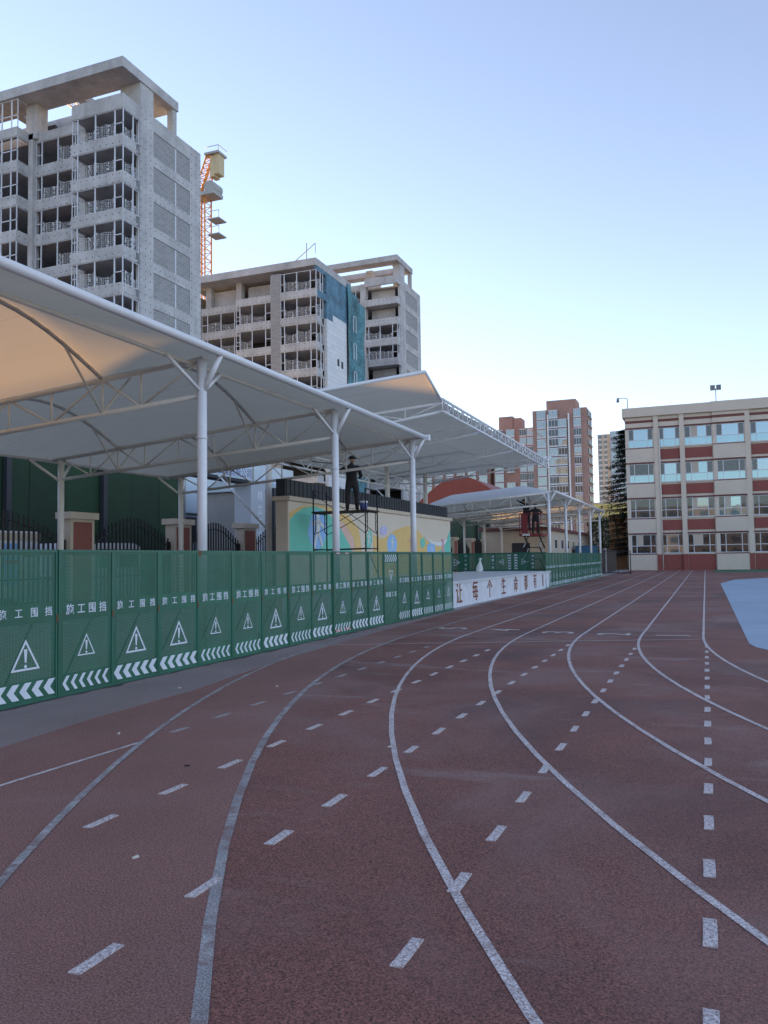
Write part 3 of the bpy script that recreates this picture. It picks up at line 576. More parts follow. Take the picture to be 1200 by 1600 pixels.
for y0, y1 in ((32.8, 33.9), (40.6, 42.2)):
    part('pylon', MB().box(-25.3, -24.2, y0, y1, 0, 6.3), 'far_grey', po)
part('header', MB().box(-25.3, -24.25, 33.0, 42.0, 6.3, 7.0), 'roof_pale', po); part('soffit', MB().box(-25.2, -24.3, 33.9, 40.6, 6.15, 6.3), 'dark_clad', po)
for i, c in enumerate('精立三昌品'): textpart(c, .62, 'sign_white', po, Vector((-24.19, 41.6, 5.4 - .78 * i)) - po.location, MX, key='bold')
for i, c in enumerate('林应工'): textpart(c, .55, 'sign_white', po, Vector((-24.19, 33.35, 5.2 - .75 * i)) - po.location, MX, key='bold')
textpart('建设工程有限公司', .6, 'bucket_blue', po, Vector((-24.24, 38.4, 6.62)) - po.location, MX)
sb_ = thing('site_building', 'pale blue low concrete site building behind the portal, enlarged to block low sun', 'building', (-38, 44, 0))
part('wall', MB().box(-44, -36, 24.5, 51, 0, 10.5), 'concrete', sb_); part('wall_block', MB().box(-43, -37, 51, 70, 0, 10.3), 'roof_pale', sb_)  # lengthened and raised to keep low sun off most of the canopies
for i in range(5):
    part('parapet_panel', MB().box(-36.95, -36.7, 51.2 + i * 2.9, 54.0 + i * 2.9, 5.4, 7.0), 'roof_pale', sb_); part('opening', MB().box(-37.02, -36.98, 51.5 + i * 2.9, 53.8 + i * 2.9, 3.2, 5.1), 'room_shade', sb_)  # openings are flat dark plates in place of shaded depth
for i in range(6): part('window', MB().box(-36.03, -35.97, 28.5 + i * 3.6, 30.3 + i * 3.6, 5.6, 7.2), 'glass_dark', sb_)

# ------------------------------------------------------------------ people (skin-modified skeletons)
def person(name, label, base, joints, edges, rad, parts_, rotz=0):
    root = thing(name, label, 'person', base)
    me = bpy.data.meshes.new('body'); me.from_pydata(joints, edges, []); o = bpy.data.objects.new('tmp', me); COL.objects.link(o)
    bm = bmesh.new(); bm.from_mesh(me); ly = bm.verts.layers.skin.verify(); bm.verts.ensure_lookup_table()
    for i, v in enumerate(bm.verts): v[ly].radius = (rad[i], rad[i]); v[ly].use_root = (i == 0)
    bm.to_mesh(me); bm.free()
    o.modifiers.new('s', 'SKIN'); sb = o.modifiers.new('b', 'SUBSURF'); sb.levels = 2; sb.render_levels = 2
    bpy.context.view_layer.update(); m2 = bpy.data.meshes.new_from_object(o.evaluated_get(bpy.context.evaluated_depsgraph_get())); bpy.data.objects.remove(o)
    m2.materials.clear(); m2.materials.append(MATS['cloth_dark']); m2.materials.append(MATS['cloth_trouser']); m2.materials.append(MATS['skin'])
    for p in m2.polygons:
        c = p.center; p.use_smooth = True
        p.material_index = 1 if c.z < .98 and c.z > .1 else 0
    for hc, hr in parts_.get('skin', []):
        for p in m2.polygons:
            if (p.center - Vector(hc)).length < hr: p.material_index = 2
    b = link('body', m2, root); b.rotation_euler.z = rotz
    hx, hy, hz = parts_['head']
    def lump(r, n=10, sq=(1, 1, 1), c=(hx, hy, hz)):
        mb = MB(); vs = []
        for j in range(n + 1):
            for i in range(n * 2): a = math.pi * j / n; e = math.pi * i / n; vs.append((c[0] + r * sq[0] * math.sin(a) * math.cos(e), c[1] + r * sq[1] * math.sin(a) * math.sin(e), c[2] + r * sq[2] * math.cos(a)))
        return mb.add(vs, [(j * 2 * n + i, j * 2 * n + (i + 1) % (2 * n), (j + 1) * 2 * n + (i + 1) % (2 * n), (j + 1) * 2 * n + i) for j in range(n) for i in range(2 * n)], True)
    h = link('head', lump(.1, 10, (.85, 1, 1.2)).mesh('head', 'skin'), root); h.rotation_euler.z = rotz
    ha = link('hat', lump(.125, 8, (1, 1.05, .6), (hx, hy, hz + .07)).add([(hx + .165 * math.cos(i * .524), hy + .165 * math.sin(i * .524), hz + .05) for i in range(12)], [tuple(range(12))]).mesh('hat', 'cloth_dark'), root); ha.rotation_euler.z = rotz
    return root
# joints: 0 pelvis 1 waist 2 chest 3 neck 4 headbase | arms 5-7 (left), 8-10 (right) | legs 11-13, 14-16 (+toes)
ED = [(0, 1), (1, 2), (2, 3), (3, 4), (2, 5), (5, 6), (6, 7), (2, 8), (8, 9), (9, 10), (0, 11), (11, 12), (12, 13), (13, 17), (0, 14), (14, 15), (15, 16), (16, 18)]
RD = [.16, .155, .175, .06, .05, .082, .062, .04, .082, .062, .04, .115, .092, .062, .115, .092, .062, .045, .045]
def pose(larm, rarm, lean=0, stance=.13):
    J = [(0, 0, .95), (0, lean * .3, 1.12), (0, lean * .7, 1.36), (0, lean * .95, 1.52), (0, lean, 1.6), larm[0], larm[1], larm[2], rarm[0], rarm[1], rarm[2],
         (-stance, 0, .86), (-stance - .02, .03, .48), (-stance - .03, -.02, .08), (stance, 0, .86), (stance + .02, .03, .48), (stance + .03, -.02, .08), (-stance - .04, .14, .04), (stance + .04, .14, .04)]
    return J
# painter on the scaffold: back to the track, arms raised towards the truss on his left
person('person', 'worker in dark clothes and hat reaching up, standing on the scaffold', (-10.75, 24.45, 3.27), pose([(-.20, .03, 1.44), (-.46, .10, 1.30), (-.50, .22, 1.60)], [(.20, .03, 1.44), (.30, .08, 1.16), (.22, .28, 1.10)]), ED, RD, {'head': (.02, .03, 1.69), 'skin': [((-.5, .22, 1.60), .08), ((.22, .28, 1.1), .07)]}, R(20))
person('person', 'worker in dark clothes leaning out and reaching up from the scissor lift', (-9.85, 48.1, 3.3), pose([(-.2, .03, 1.44), (-.4, .1, 1.6), (-.55, .15, 1.78)], [(.16, .03, 1.44), (-.12, .18, 1.55), (-.4, .2, 1.7)], -.05), ED, RD, {'head': (-.12, .0, 1.66), 'skin': [((-.55, .15, 1.78), .07)]}, R(10))
person('person', 'worker in black hat standing in the scissor lift basket, elbows out', (-9.3, 48.1, 3.0), pose([(-.2, 0, 1.42), (-.40, .05, 1.28), (-.2, .22, 1.2)], [(.2, 0, 1.42), (.40, .05, 1.28), (.2, .22, 1.2)]), ED, RD, {'head': (0, .03, 1.66), 'skin': []}, R(15))
sp_ = thing('spray_lance', 'long dark paint lance held up by the worker on the scaffold', 'paint lance', (-11.3, 24.5, 4.87))
part('rod', MB().tube((-11.25, 24.5, 4.85), (-12.3, 24.7, 5.02), .016, 6).tube((-11.25, 24.5, 4.85), (-11.05, 24.45, 4.80), .014, 6), 'black_iron', sp_); part('nozzle', MB().tube((-12.3, 24.7, 5.02), (-12.42, 24.72, 5.10), .03, 8, .012), 'black_iron', sp_)
# scaffold
sc = thing('frame_scaffold', 'black steel frame scaffold with plank deck in front of the mural', 'scaffold', (-10.95, 24.4, .9))
for X in (-11.9, -10.05):
    f = MB()
    for y in (23.9, 24.9): f.tube((X, y, .9), (X, y, 3.95), .025, 8)
    f.tube((X, 23.9, 3.94), (X, 24.9, 3.94), .02, 8).tube((X, 23.9, 2.02), (X, 24.9, 2.02), .02, 8).tube((X, 23.9, 3.2), (X, 24.9, 3.2), .02, 8)
    part('frame', f, 'black_iron', sc)
    for y, s in ((23.9, 1), (24.9, -1)): part('ladder_bar', MB().path([(X, y + s * .16, 3.2), (X, y + s * .16, 2.62), (X, y, 2.52)], .015, 6).tube((X, y, 2.9), (X, y + s * .16, 2.9), .012, 6), 'black_iron', sc)
for y in (23.93, 24.87):
    part('cross_brace', MB().tube((-11.9, y, 3.85), (-10.05, y, 2.5), .012, 6), 'black_iron', sc); part('cross_brace', MB().tube((-11.9, y, 2.5), (-10.4, y, 3.2), .012, 6), 'black_iron', sc)
    part('rail', MB().tube((-11.9, y, 2.0), (-10.05, y, 2.03), .02, 6), 'black_iron', sc)
for i in range(3): part('plank', MB().box(-12.0, -9.95, 23.95 + i * .31, 24.23 + i * .31, 3.215, 3.265), 'bark', sc)
bk = thing('paint_bucket', 'blue and white paint bucket on the scaffold deck', 'bucket', (-10.28, 24.3, 3.267))
part('tub', MB().tube((-10.28, 24.3, 3.267), (-10.28, 24.3, 3.56), .11, 16, .135), 'bucket_blue', bk); part('label_band', MB().tube((-10.28, 24.3, 3.5), (-10.28, 24.3, 3.57), .136, 16, .138), 'plastic_white', bk)
part('handle', MB().path([(-10.41, 24.3, 3.55), (-10.38, 24.3, 3.75), (-10.28, 24.3, 3.82), (-10.18, 24.3, 3.75), (-10.15, 24.3, 3.55)], .008, 6), 'black_iron', bk)
# scissor lift
lf = thing('scissor_lift', 'dark red scissor lift raised under the distant canopy', 'lift', (-9.5, 48.1, .0))
part('chassis', MB().box(-10.1, -8.9, 47.3, 49.3, .25, .85), 'lift_red', lf)
for x in (-10.1, -8.9):
    for y in (47.6, 49.0): part('wheel', MB().tube((x - .08, y, .25), (x + .08, y, .25), .25, 16), 'rubber', lf)
for k in range(3):
    z0, z1 = .85 + k * .68, .85 + (k + 1) * .68
    for x in (-9.95, -9.05):
        part('scissor_arm', MB().tube((x, 47.5, z0), (x, 49.1, z1), .045, 6), 'crane_grey', lf); part('scissor_arm', MB().tube((x + .06, 49.1, z0), (x + .06, 47.5, z1), .045, 6), 'black_iron', lf)
    part('cross_tube', MB().tube((-9.95, 47.5, z1), (-9.0, 47.5, z1), .03, 6), 'black_iron', lf)
part('platform', MB().box(-10.12, -8.82, 47.3, 49.3, 2.88, 3.02), 'lift_red', lf)
for z in (3.6, 4.2): part('guard_rail', MB().path([(-10.1, 47.32, z), (-8.84, 47.32, z), (-8.84, 49.28, z), (-10.1, 49.28, z), (-10.1, 47.32, z)], .022, 6), 'lift_red', lf)
for x in (-10.1, -9.47, -8.84):
    for y in (47.32, 49.28): part('guard_post', MB().tube((x, y, 3.0), (x, y, 4.2), .022, 6), 'lift_red', lf)
part('gate_panel', MB().box(-10.0, -9.62, 47.3, 47.33, 3.05, 4.18), 'lift_red', lf); part('sign_plate', MB().box(-9.95, -9.5, 47.27, 47.295, 2.9, 3.0), 'plastic_white', lf)

# ------------------------------------------------------------------ unfinished towers
def window(parent, x0, x1, y, z0, z1, mull, axis='A', net=True, seed=0):
    """white frame in the plane Y=y (axis A) or X=y (axis B); mull = list of (fraction, transom?)"""
    f = MB(); t = .09; L = x1 - x0
    bx = (lambda a, b, c, d: f.box(x0 + a, x0 + b, y, y + .08, c, d)) if axis == 'A' else (lambda a, b, c, d: f.box(y - .08, y, x0 + a, x0 + b, c, d))
    bx(0, L, z0, z0 + .05); bx(0, L, z1 - .05, z1)
    for fr in [0] + mull + [1]: c = fr * L; bx(max(0, c - t / 2), min(L, c + t / 2), z0 + .05, z1 - .05)
    M = [0] + mull + [1]
    for a, b in zip(M[:-1], M[1:]):
        if b - a < .2: bx(a * L, b * L, z0 + (z1 - z0) * .42, z0 + (z1 - z0) * .42 + .07)
    w = part('window_frame', f, 'white_frame', parent)
    if net:
        for a, b in zip(M[:-1], M[1:]):
            if b - a < .25 or random.random() < .12: continue
            hh = (z1 - z0) * random.uniform(.32, .62); sag = random.uniform(.15, .45); nn = 8; v = []
            for i in range(nn + 1):
                s = a * L + (b - a) * L * i / nn; dz = sag * (1 - (2 * i / nn - 1) ** 2)
                for zz in (z0 + .05, z0 + hh - dz * .8 + .25):
                    dep = .14 + .1 * math.sin(i * 1.3)
                    v.append((x0 + s, y + dep, zz) if axis == 'A' else (y - dep, x0 + s, zz))
            part('safety_net', MB().add(v, [(2 * i, 2 * i + 2, 2 * i + 3, 2 * i + 1) for i in range(nn)]), 'net', w)
    return w
def tower(label, Y0, wz, wh, bays, xl, yb, roof, frames=lambda lv, b: True):
    """wz: window sill heights, top first; bays: (x0,x1,y,mullions)"""
    t = thing('unfinished_tower', label, 'building', (-50, Y0 + 5, 0), 'unfinished concrete towers'); ymax = max(b[2] for b in bays)
    pit = wz[0] - wz[1]; levels = list(wz); part('side_wall', MB().box(xl - .3, xl, Y0, yb, 0, wz[0] + wh), 'tower_plain', t)  # unseen side wall added to keep low sun out of the floors
    while levels[-1] > 3.4: levels.append(levels[-1] - pit)
    part('inner_wall', MB().box(xl, -44.2, ymax + 4.5, yb - .5, 0, wz[0] + wh), 'room_shade', t)  # inner block coloured dark so the floors read as unlit
    for li, z in enumerate(levels):
        zt = z + wh; zb = z - (pit - wh)
        part('floor_slab', MB().box(xl, -43.3, ymax + .3, yb - .3, zb + .1, zb + .3), 'tower_plain', t)
        for bi, (x0, x1, y, mull) in enumerate(bays):
            part('spandrel', MB().box(x0, x1, y, y + .22, zb, z), 'tower_concrete', t)
            if y < ymax - .1:
                part('bay_slab', MB().box(x0, x1, y + .22, ymax + .3, zb + .1, zb + .3), 'tower_plain', t); part('spandrel', MB().box(x1 - .2, x1 - .003, y + .22, ymax + .1, zb, z), 'tower_concrete', t)
                part('spandrel', MB().box(x0 + .003, x0 + .2, y + .22, ymax + .1, zb, z), 'tower_concrete', t)
            if z > 14:
                if frames(li, bi): window(t, x0 + .02, x1 - .02, y + .06, z, zt, mull)
                else: part('lintel_wall', MB().box(x0 + .3, x1 - 1.2, ymax + 1.2, ymax + 1.35, z, zt), 'tower_plain', t)
                if bi == 0 and frames(li, bi): window(t, y + .15, ymax + .55, -43.05, z, zt, [.62], 'B')
                elif y < ymax - .1 and bi > 0: window(t, y + .15, ymax, x1 - .05, z, zt, [], 'B', False)
    return t, levels
def endwall(t, levels, pit, wh, ya, yb_, ztop, panel, strip=None, X=-43.0):
    """piers, block infill and slab bands of the wall facing +X; panel=(y0,y1)"""
    part('pier', MB().box(X - .4, X, ya, panel[0], 0, ztop), 'tower_concrete', t); part('pier', MB().box(X - .4, X, panel[1], yb_, 0, ztop), 'tower_concrete', t)
    part('top_band', MB().box(X - .4, X - .004, panel[0], panel[1], levels[0] + wh - .1, ztop), 'tower_plain', t)
    for z in levels:
        part('slab_band', MB().box(X - .4, X - .006, panel[0], panel[1], z - (pit - wh) - .05, z - .12), 'tower_concrete', t)
        part('block_infill', MB().box(X - .4, X - .07, panel[0], panel[1], z - .12, z + wh + .0), 'block', t)
        if strip: part('joint_strip', MB().box(X - .08, X - .05, strip - .07, strip + .07, z - .1, z + wh - .1), 'white_frame', t)
    part('back_wall', MB().box(-62, X - .4, yb_ - .3, yb_, 0, ztop), 'tower_plain', t)
BM = [.11, .46, .84]
# tower 1
T1, lv1 = tower('tallest unfinished grey concrete tower with roof pergola and netted window bays', 52.3, [36.65, 33.55], 2.15, [(-48.3, -43.0, 52.3, BM), (-53.8, -48.3, 53.9, [.12, .45, .8]), (-61.5, -54.3, 52.3, [.2, .5, .75, .9]), (-66, -61.5, 53.9, [.2, .8])], -66, 63.3, 43)
endwall(T1, lv1, 3.1, 2.15, 54.5, 63.3, 40.0, (56.3, 61.6), 59.5)
for x0, x1, y in ((-48.3, -43.0, 52.3), (-66, -48.3, 53.9)): part('parapet', MB().box(x0, x1, y, y + .25, 38.8, 40.05 if x0 > -49 else 39.6), 'tower_plain', T1)
part('parapet', MB().box(-61.5, -54.3, 52.3, 52.55, 38.8, 39.62).box(-54.55, -54.303, 52.55, 53.9, 38.8, 39.62), 'tower_plain', T1); part('parapet', MB().box(-43.25, -43.004, 52.55, 54.5, 38.8, 40.05), 'tower_plain', T1); part('roof_slab', MB().box(-66, -43.3, 54.2, 63, 38.85, 39.05), 'tower_plain', T1); part('roof_slab', MB().box(-48.2, -43.3, 52.6, 54.2, 38.85, 39.05), 'tower_plain', T1)
part('pier_wall', MB().box(-54.3, -53.8, 53.6, 54.4, 0, 39.5), 'tower_plain', T1); part('pier_wall', MB().box(-48.9, -48.3, 53.92, 54.3, 0, 38.8), 'tower_plain', T1)
pg = part('pergola_roof', MB().box(-66, -42.9, 52.15, 54.9, 42.2, 43.05).box(-45.1, -42.9, 54.9, 59.7, 42.2, 43.05).box(-66, -45.1, 57.6, 59.7, 42.2, 43.05).box(-50.2, -49.4, 54.9, 57.6, 42.3, 43.0).box(-57.2, -56.4, 54.9, 57.6, 42.3, 43.0), 'tower_plain', T1)
for x0, x1, y0, y1 in ((-45.1, -43.02, 54.55, 56.3), (-43.6, -43.02, 59.0, 59.6), (-50.3, -49.3, 56.9, 57.7), (-57.3, -56.3, 56.9, 57.7), (-54.6, -53.4, 53.6, 54.9)): part('pergola_post', MB().box(x0, x1, y0, y1, 39.0, 42.2), 'tower_plain', T1)
window(T1, -61.5, -54.3, 52.36, 39.6, 42.15, [.2, .5, .75, .9]); window(T1, 52.45, 53.9, -54.35, 39.6, 42.15, [], 'B', False); part('inner_wall', MB().box(-64, -54.6, 57, 57.3, 39, 42.2), 'room_shade', T1)
# tower 2
T2, lv2 = tower('middle unfinished tower with white insulation and teal netting on its end wall', 87.7, [34.72, 31.45], 2.35, [(-48.0, -43.0, 87.7, BM), (-54.4, -49.3, 87.75, BM), (-60.5, -54.6, 89.2, [.15, .5, .85])], -62, 102.3, 38.5, lambda lv, b: not (lv == 0 and b > 0))
part('brick_pier', MB().box(-49.3, -48.0, 87.72, 88.1, 0, 37.2), 'block', T2); part('roof_edge', MB().box(-62, -42.95, 87.55, 98.2, 37.55, 38.45), 'tower_plain', T2)
part('roof_post', MB().box(-55.4, -54.6, 89.5, 90.3, 34.7, 37.55).box(-60, -59.2, 89.5, 90.3, 34.7, 37.55), 'tower_plain', T2)
part('insulation', MB().box(-43.4, -42.97, 90.6, 96.6, 0, 31.7).box(-43.4, -42.972, 92.4, 96.6, 31.7, 32.6), 'insul_white', T2)
for y, z in ((93.6, 26.4), (94.8, 26.3), (95.0, 21.6)): part('opening', MB().box(-42.98, -42.95, y, y + (.55 if z > 25 else 1.3), z, z + (.9 if z > 25 else 2.0)), 'film_blue' if z < 25 else 'room_shade', T2)
part('blue_membrane', MB().box(-43.4, -42.985, 90.6, 98.2, 31.7, 37.55).box(-43.4, -42.984, 87.9, 90.6, 37.1, 37.55).box(-43.4, -42.984, 88.0, 90.6, 33.8, 34.7), 'film_blue', T2)
nv = []; nk = 14
for j in range(15):
    z = 36.6 * (1 - j / 14)
    for i in range(nk + 1):
        y = 96.6 + 5.9 * i / nk; top_ = 1.9 * (1 - i / nk) ** 2 if j == 0 else 0; nv.append((-42.8 + .12 * math.sin(i * 1.1 + j * .7) + .08 * math.sin(j * 2.3), y, min(z, 36.6) - (1.9 - 1.9 * (1 - i / nk) ** 1.5 if j == 0 else 0) + (0 if j else 1.6)))
part('scaffold_net', MB().add(nv, [(j * (nk + 1) + i, j * (nk + 1) + i + 1, (j + 1) * (nk + 1) + i + 1, (j + 1) * (nk + 1) + i) for j in range(14) for i in range(nk)], True), 'net_teal', T2)
part('wall_behind_net', MB().box(-62, -43.1, 98.2, 102.3, 0, 36.2), 'tower_plain', T2)
for z in (32.9, 29.2, 25.4): part('window_frame', MB().box(-42.62, -42.55, 98.0, 98.12, z - 1.0, z + 1.2).box(-42.62, -42.55, 98.8, 98.92, z - 1.0, z + 1.2).box(-42.62, -42.55, 98.0, 98.92, z + 1.1, z + 1.2), 'white_frame', T2)
hj = thing('roof_hoist', 'small pole hoist standing on the roof edge of the middle tower', 'hoist', (-44.5, 88.2, 38.45))
part('mast', MB().tube((-44.5, 88.2, 38.45), (-44.5, 88.2, 40.7), .06, 6), 'crane_grey', hj); part('boom', MB().tube((-46.4, 88.2, 38.46), (-43.3, 88.2, 40.5), .05, 6), 'crane_cream', hj); part('chain', MB().tube((-43.3, 88.2, 40.5), (-43.3, 88.2, 39.2), .03, 5), 'black_iron', hj)
# tower 3
T3, lv3 = tower('farthest unfinished tower with open pergola roof and bare bays', 116.1, [42.2, 39.0], 2.15, [(-48.5, -43.0, 116.1, BM), (-53, -49.4, 117.2, [.3, .7])], -56, 127.1, 48.5, lambda lv, b: lv in (2, 3) or b == 1)
endwall(T3, lv3, 3.2, 2.15, 117.5, 127.1, 45.5, (119.8, 125.4))
part('parapet', MB().box(-48.5, -43.0, 116.1, 116.4, 44.35, 45.6).box(-43.3, -43.003, 116.4, 117.6, 44.35, 45.6), 'tower_plain', T3); part('pier_wall', MB().box(-49.4, -48.5, 116.5, 117.5, 0, 45), 'tower_plain', T3); part('roof_slab', MB().box(-56, -43.3, 117.5, 127, 44.2, 44.4), 'tower_plain', T3)
part('parapet', MB().box(-56, -48.5, 117.2, 117.5, 44.35, 45.2), 'tower_plain', T3)
part('pergola_roof', MB().box(-56, -42.9, 116.0, 118.0, 47.9, 48.75).box(-44.6, -42.9, 118.0, 123.2, 47.9, 48.75).box(-56, -44.6, 121.5, 123.2, 47.9, 48.75), 'tower_plain', T3)
for x0, x1, y0, y1 in ((-44.2, -43.02, 117.6, 119.6), (-43.5, -43.02, 122.4, 123.1), (-49.3, -48.2, 118.8, 119.8), (-49.3, -48.2, 121.6, 122.6), (-55.5, -54.5, 121.6, 122.6)): part('pergola_post', MB().box(x0, x1, y0, y1, 44.4, 47.9), 'tower_plain', T3)
part('sun_blocker', MB().box(-62, -48, 103, 115.9, 0, 33), 'tower_plain', T3)  # hidden block added to keep low sun off the cedar
# crane
cr = thing('tower_crane', 'orange luffing tower crane with cream counterweights rising behind the tallest tower', 'crane', (-63.5, 95, 0))
def lattice(name, p, q, s, n, m, parent):
    p = Vector(p); q = Vector(q); d = (q - p).normalized(); u = d.cross(Vector((0, 1, 0.01))).normalized(); v_ = d.cross(u); mb = MB()
    C = [(u * a + v_ * b) * s / 2 for a, b in ((1, 1), (-1, 1), (-1, -1), (1, -1))]
    for c in C: mb.tube(p + c, q + c, .12, 5)
    for i in range(n):
        a = p + (q - p) * i / n; b = p + (q - p) * (i + 1) / n
        for k in range(4): mb.tube(a + C[k], b + C[(k + 1) % 4], .05, 4); mb.tube(b + C[k], b + C[(k + 1) % 4], .05, 4)
    return part(name, mb, m, parent)
lattice('mast', (-64.1, 95, 0), (-64.1, 95, 53), 1.6, 40, 'crane_orange', cr)
lattice('counter_jib', (-64.6, 95, 53.2), (-62.4, 95, 58.6), 1.2, 8, 'crane_orange', cr); lattice('jib', (-64.4, 95, 53.5), (-88, 95, 72), .9, 28, 'crane_orange', cr)
part('slew_platform', MB().box(-65.0, -61.6, 93.8, 96.2, 52.6, 53.1), 'crane_grey', cr); part('winch_drum', MB().tube((-62.4, 93.9, 53.7), (-62.4, 96.1, 53.7), .85, 14), 'crane_grey', cr)
for i in range(2): part('counterweight', MB().box(-62.5 + i * .72, -61.8 + i * .72, 94.3, 95.7, 55.2 + i * .3, 58.2 + i * .1), 'crane_cream', cr)
part('top_platform', MB().box(-63.2, -60.9, 93.9, 96.1, 58.3, 58.6), 'crane_grey', cr); part('rail', MB().path([(-63.2, 93.9, 59.3), (-60.9, 93.9, 59.3), (-60.9, 96.1, 59.3)], .05, 5).tube((-60.9, 93.9, 58.5), (-60.9, 93.9, 59.3), .05, 5), 'crane_grey', cr)
for z in (46.8, 49.0): part('landing', MB().box(-62.7, -60.9, 94, 96, z, z + .15), 'crane_grey', cr); part('rail', MB().path([(-62.6, 94, z + 1.1), (-60.9, 94, z + 1.1), (-60.9, 94, z + .1)], .045, 5), 'crane_grey', cr)

# ------------------------------------------------------------------ school building
sk = thing('school_building', 'four storey cream and red school building with wide windows', 'building', (6, 98, 0))
FH = 3.83; ZS = [1.83 + FH * i for i in range(4)]; WH = 1.98
part('wall', MB().box(-7.75, 32, 92.35, 106, 0, 16.6), 'cream_wall', sk)
part('parapet', MB().box(-8.0, 32, 91.7, 92.35, 16.65, 17.65).box(-8.0, -7.76, 92.35, 106, 16.65, 17.65), 'cream_wall', sk); part('roof', MB().box(-7.7, 32, 92.4, 106, 16.6, 16.9), 'concrete', sk)
BAY = [(-7.75, -4.8, 0), (-4.3, -2.1, 1), (-1.75, 1.12, 1), (1.12, 4.25, 2), (4.7, 7.4, 1), (7.9, 10.68, 1), (10.68, 13.8, 2), (14.2, 17, 1), (17.4, 20, 1)]
for x in (-4.55, -1.93, 4.47, 7.65, 14.0, 17.2): part('pilaster', MB().box(x - .24, x + .24, 91.83, 92.34, 0 if x != -99 else 1.8, 16.64), 'cream_wall', sk); part('pilaster_foot', MB().box(x - .25, x + .25, 91.82, 91.829, .01, 1.7), 'oxide_red', sk)
rp = part('rain_pipe', MB().tube((-4.22, 91.78, .2), (-4.22, 91.78, 15.2), .06, 8), 'steel_cream_shaded', sk)
def swin(x0, x1, z0, z1, y, upper):
    f = MB(); a, b, c, d = x0, x0 + (x1 - x0) * .21, x1 - (x1 - x0) * .21, x1; zt = z0 + (z1 - z0) * .40
    for q in (a, b, c, d): f.box(q - .035, q + .035, y - .02, y + .05, z0, z1)
    for q in (z0, zt, z1): f.box(x0 - .03, x1 + .03, y - .025, y + .055, q - .035, q + .035)
    w = part('window', f, 'white_frame' , sk)
    gl = 'glass' if upper else 'glass_dark'  # lower floors get darker glass in place of dark reflections
    if random.random() < .3: part('curtain', MB().box(b + .05, b + (c - b) * random.uniform(.3, .6), y + .006, y + .009, zt + .04, z1 - .04), 'far_beige', w)
    if random.random() < .3: gl = random.choice(['glass_teal', 'glass_far', 'glass_dark'])
    for p, q, r_, s_, m in ((a, b, zt, z1, 'glass_dark'), (c, d, zt, z1, 'glass_dark'), (b, c, zt, z1, gl), (a, b, z0, zt, 'glass_teal' if upper else gl), (b, c, z0, zt, 'glass_teal' if upper else gl), (c, d, z0, zt, 'glass_teal' if upper else gl)):
        part('pane', MB().box(p + .03, q - .03, y + .01, y + .025, r_ + .03, s_ - .03), m, w)
for x0, x1, kind in BAY:
    for i, z in enumerate(ZS):
        yw = 92.1 if kind == 1 else 91.95; wx0, wx1 = (x0 + .35, x1 - .1) if kind != 1 else (x0 + .08, x1 - .08)
        # wall strips round the window, wall plane in front of the dark core
        part('wall_strip', MB().box(x0, wx0, yw + .06, 92.349, z - .06, z + WH + .06).box(wx1, x1, yw + .06, 92.349, z - .06, z + WH + .06), 'cream_wall', sk)
        swin(wx0, wx1, z, z + WH, yw + .12, i >= 2)
        part('sill', MB().box(x0, x1, yw - .04, yw + .2, z - .16, z - .06), 'brown_trim' if kind != 1 else 'cream_wall', sk)
        part('lintel', MB().box(x0, x1, yw - .02, yw + .2, z + WH + .06, z + WH + .2), 'brown_trim', sk)
        zb = z - .16; zl = 0 if i == 0 else ZS[i - 1] + WH + .2
        if kind == 1:
            part('spandrel_panel', MB().box(x0 + .1, x1 - .1, yw + .02, 92.348, zl + (.25 if i else 0), zb - (.14 if i else .02)), 'oxide_red', sk); part('spandrel_wall', MB().box(x0, x1, yw + .07, 92.347, zl, zb), 'cream_wall', sk)
        else: part('spandrel_wall', MB().box(x0, x1, yw - .10 if kind == 2 else yw - .06, 92.347, zl, zb), 'cream_wall', sk)
    z = ZS[3] + WH + .2; part('top_wall', MB().box(x0, x1, (91.86 if kind == 2 else 92.05), 92.348, z, 16.64), 'cream_wall', sk)
    part('trim_band', MB().box(x0 - (.02 if kind == 2 else 0), x1, (91.82 if kind == 2 else 92.01), 92.2, 16.0, 16.27), 'brown_trim', sk)
    if kind == 2: part('parapet_step', MB().box(x0 - .1, 32 if x0 < 5 else 32.1, 91.66 - (.01 if x0 > 5 else 0), 91.74, 16.62, 17.7), 'cream_wall', sk)
fl = thing('roof_floodlight', 'twin floodlight on a pole on the school roof', 'floodlight', (1.6, 93, 16.9))
part('pole', MB().tube((1.6, 93, 16.9), (1.6, 93, 19.3), .04, 8), 'lamp_grey', fl)
for s in (-.3, .3): part('lamp_head', MB().box(1.6 + s - .24, 1.6 + s + .24, 92.9, 93.05, 19.1, 19.65), 'lamp_grey', fl)
cc = thing('security_camera', 'dome security camera on a bracket at the school roof corner', 'camera', (-7.4, 92, 17.65))
part('bracket', MB().path([(-7.4, 92, 17.65), (-7.4, 92, 18.75), (-7.6, 92, 18.85), (-8.4, 92, 18.9)], .04, 6), 'lamp_grey', cc); part('dome', MB().tube((-8.4, 92, 18.9), (-8.4, 92, 18.45), .12, 10, .16), 'lamp_grey', cc)
# unseen block added behind the viewer for the lower school windows to reflect
tb = thing('reflected_block', 'long grey block added behind the viewer for window reflections', 'building', (0, -60, 0))
part('wall', MB().box(-30, 60, -75, -60, 0, 15), 'brick_grey', tb)
twm = MB().box(-1.2, 1.2, -.05, .05, 0, 1.8).mesh('window', 'glass_dark')
for i in range(22):
    for k in range(4): link('window', twm, tb, (-28 + i * 4, 0.0, 1.2 + k * 3.6))

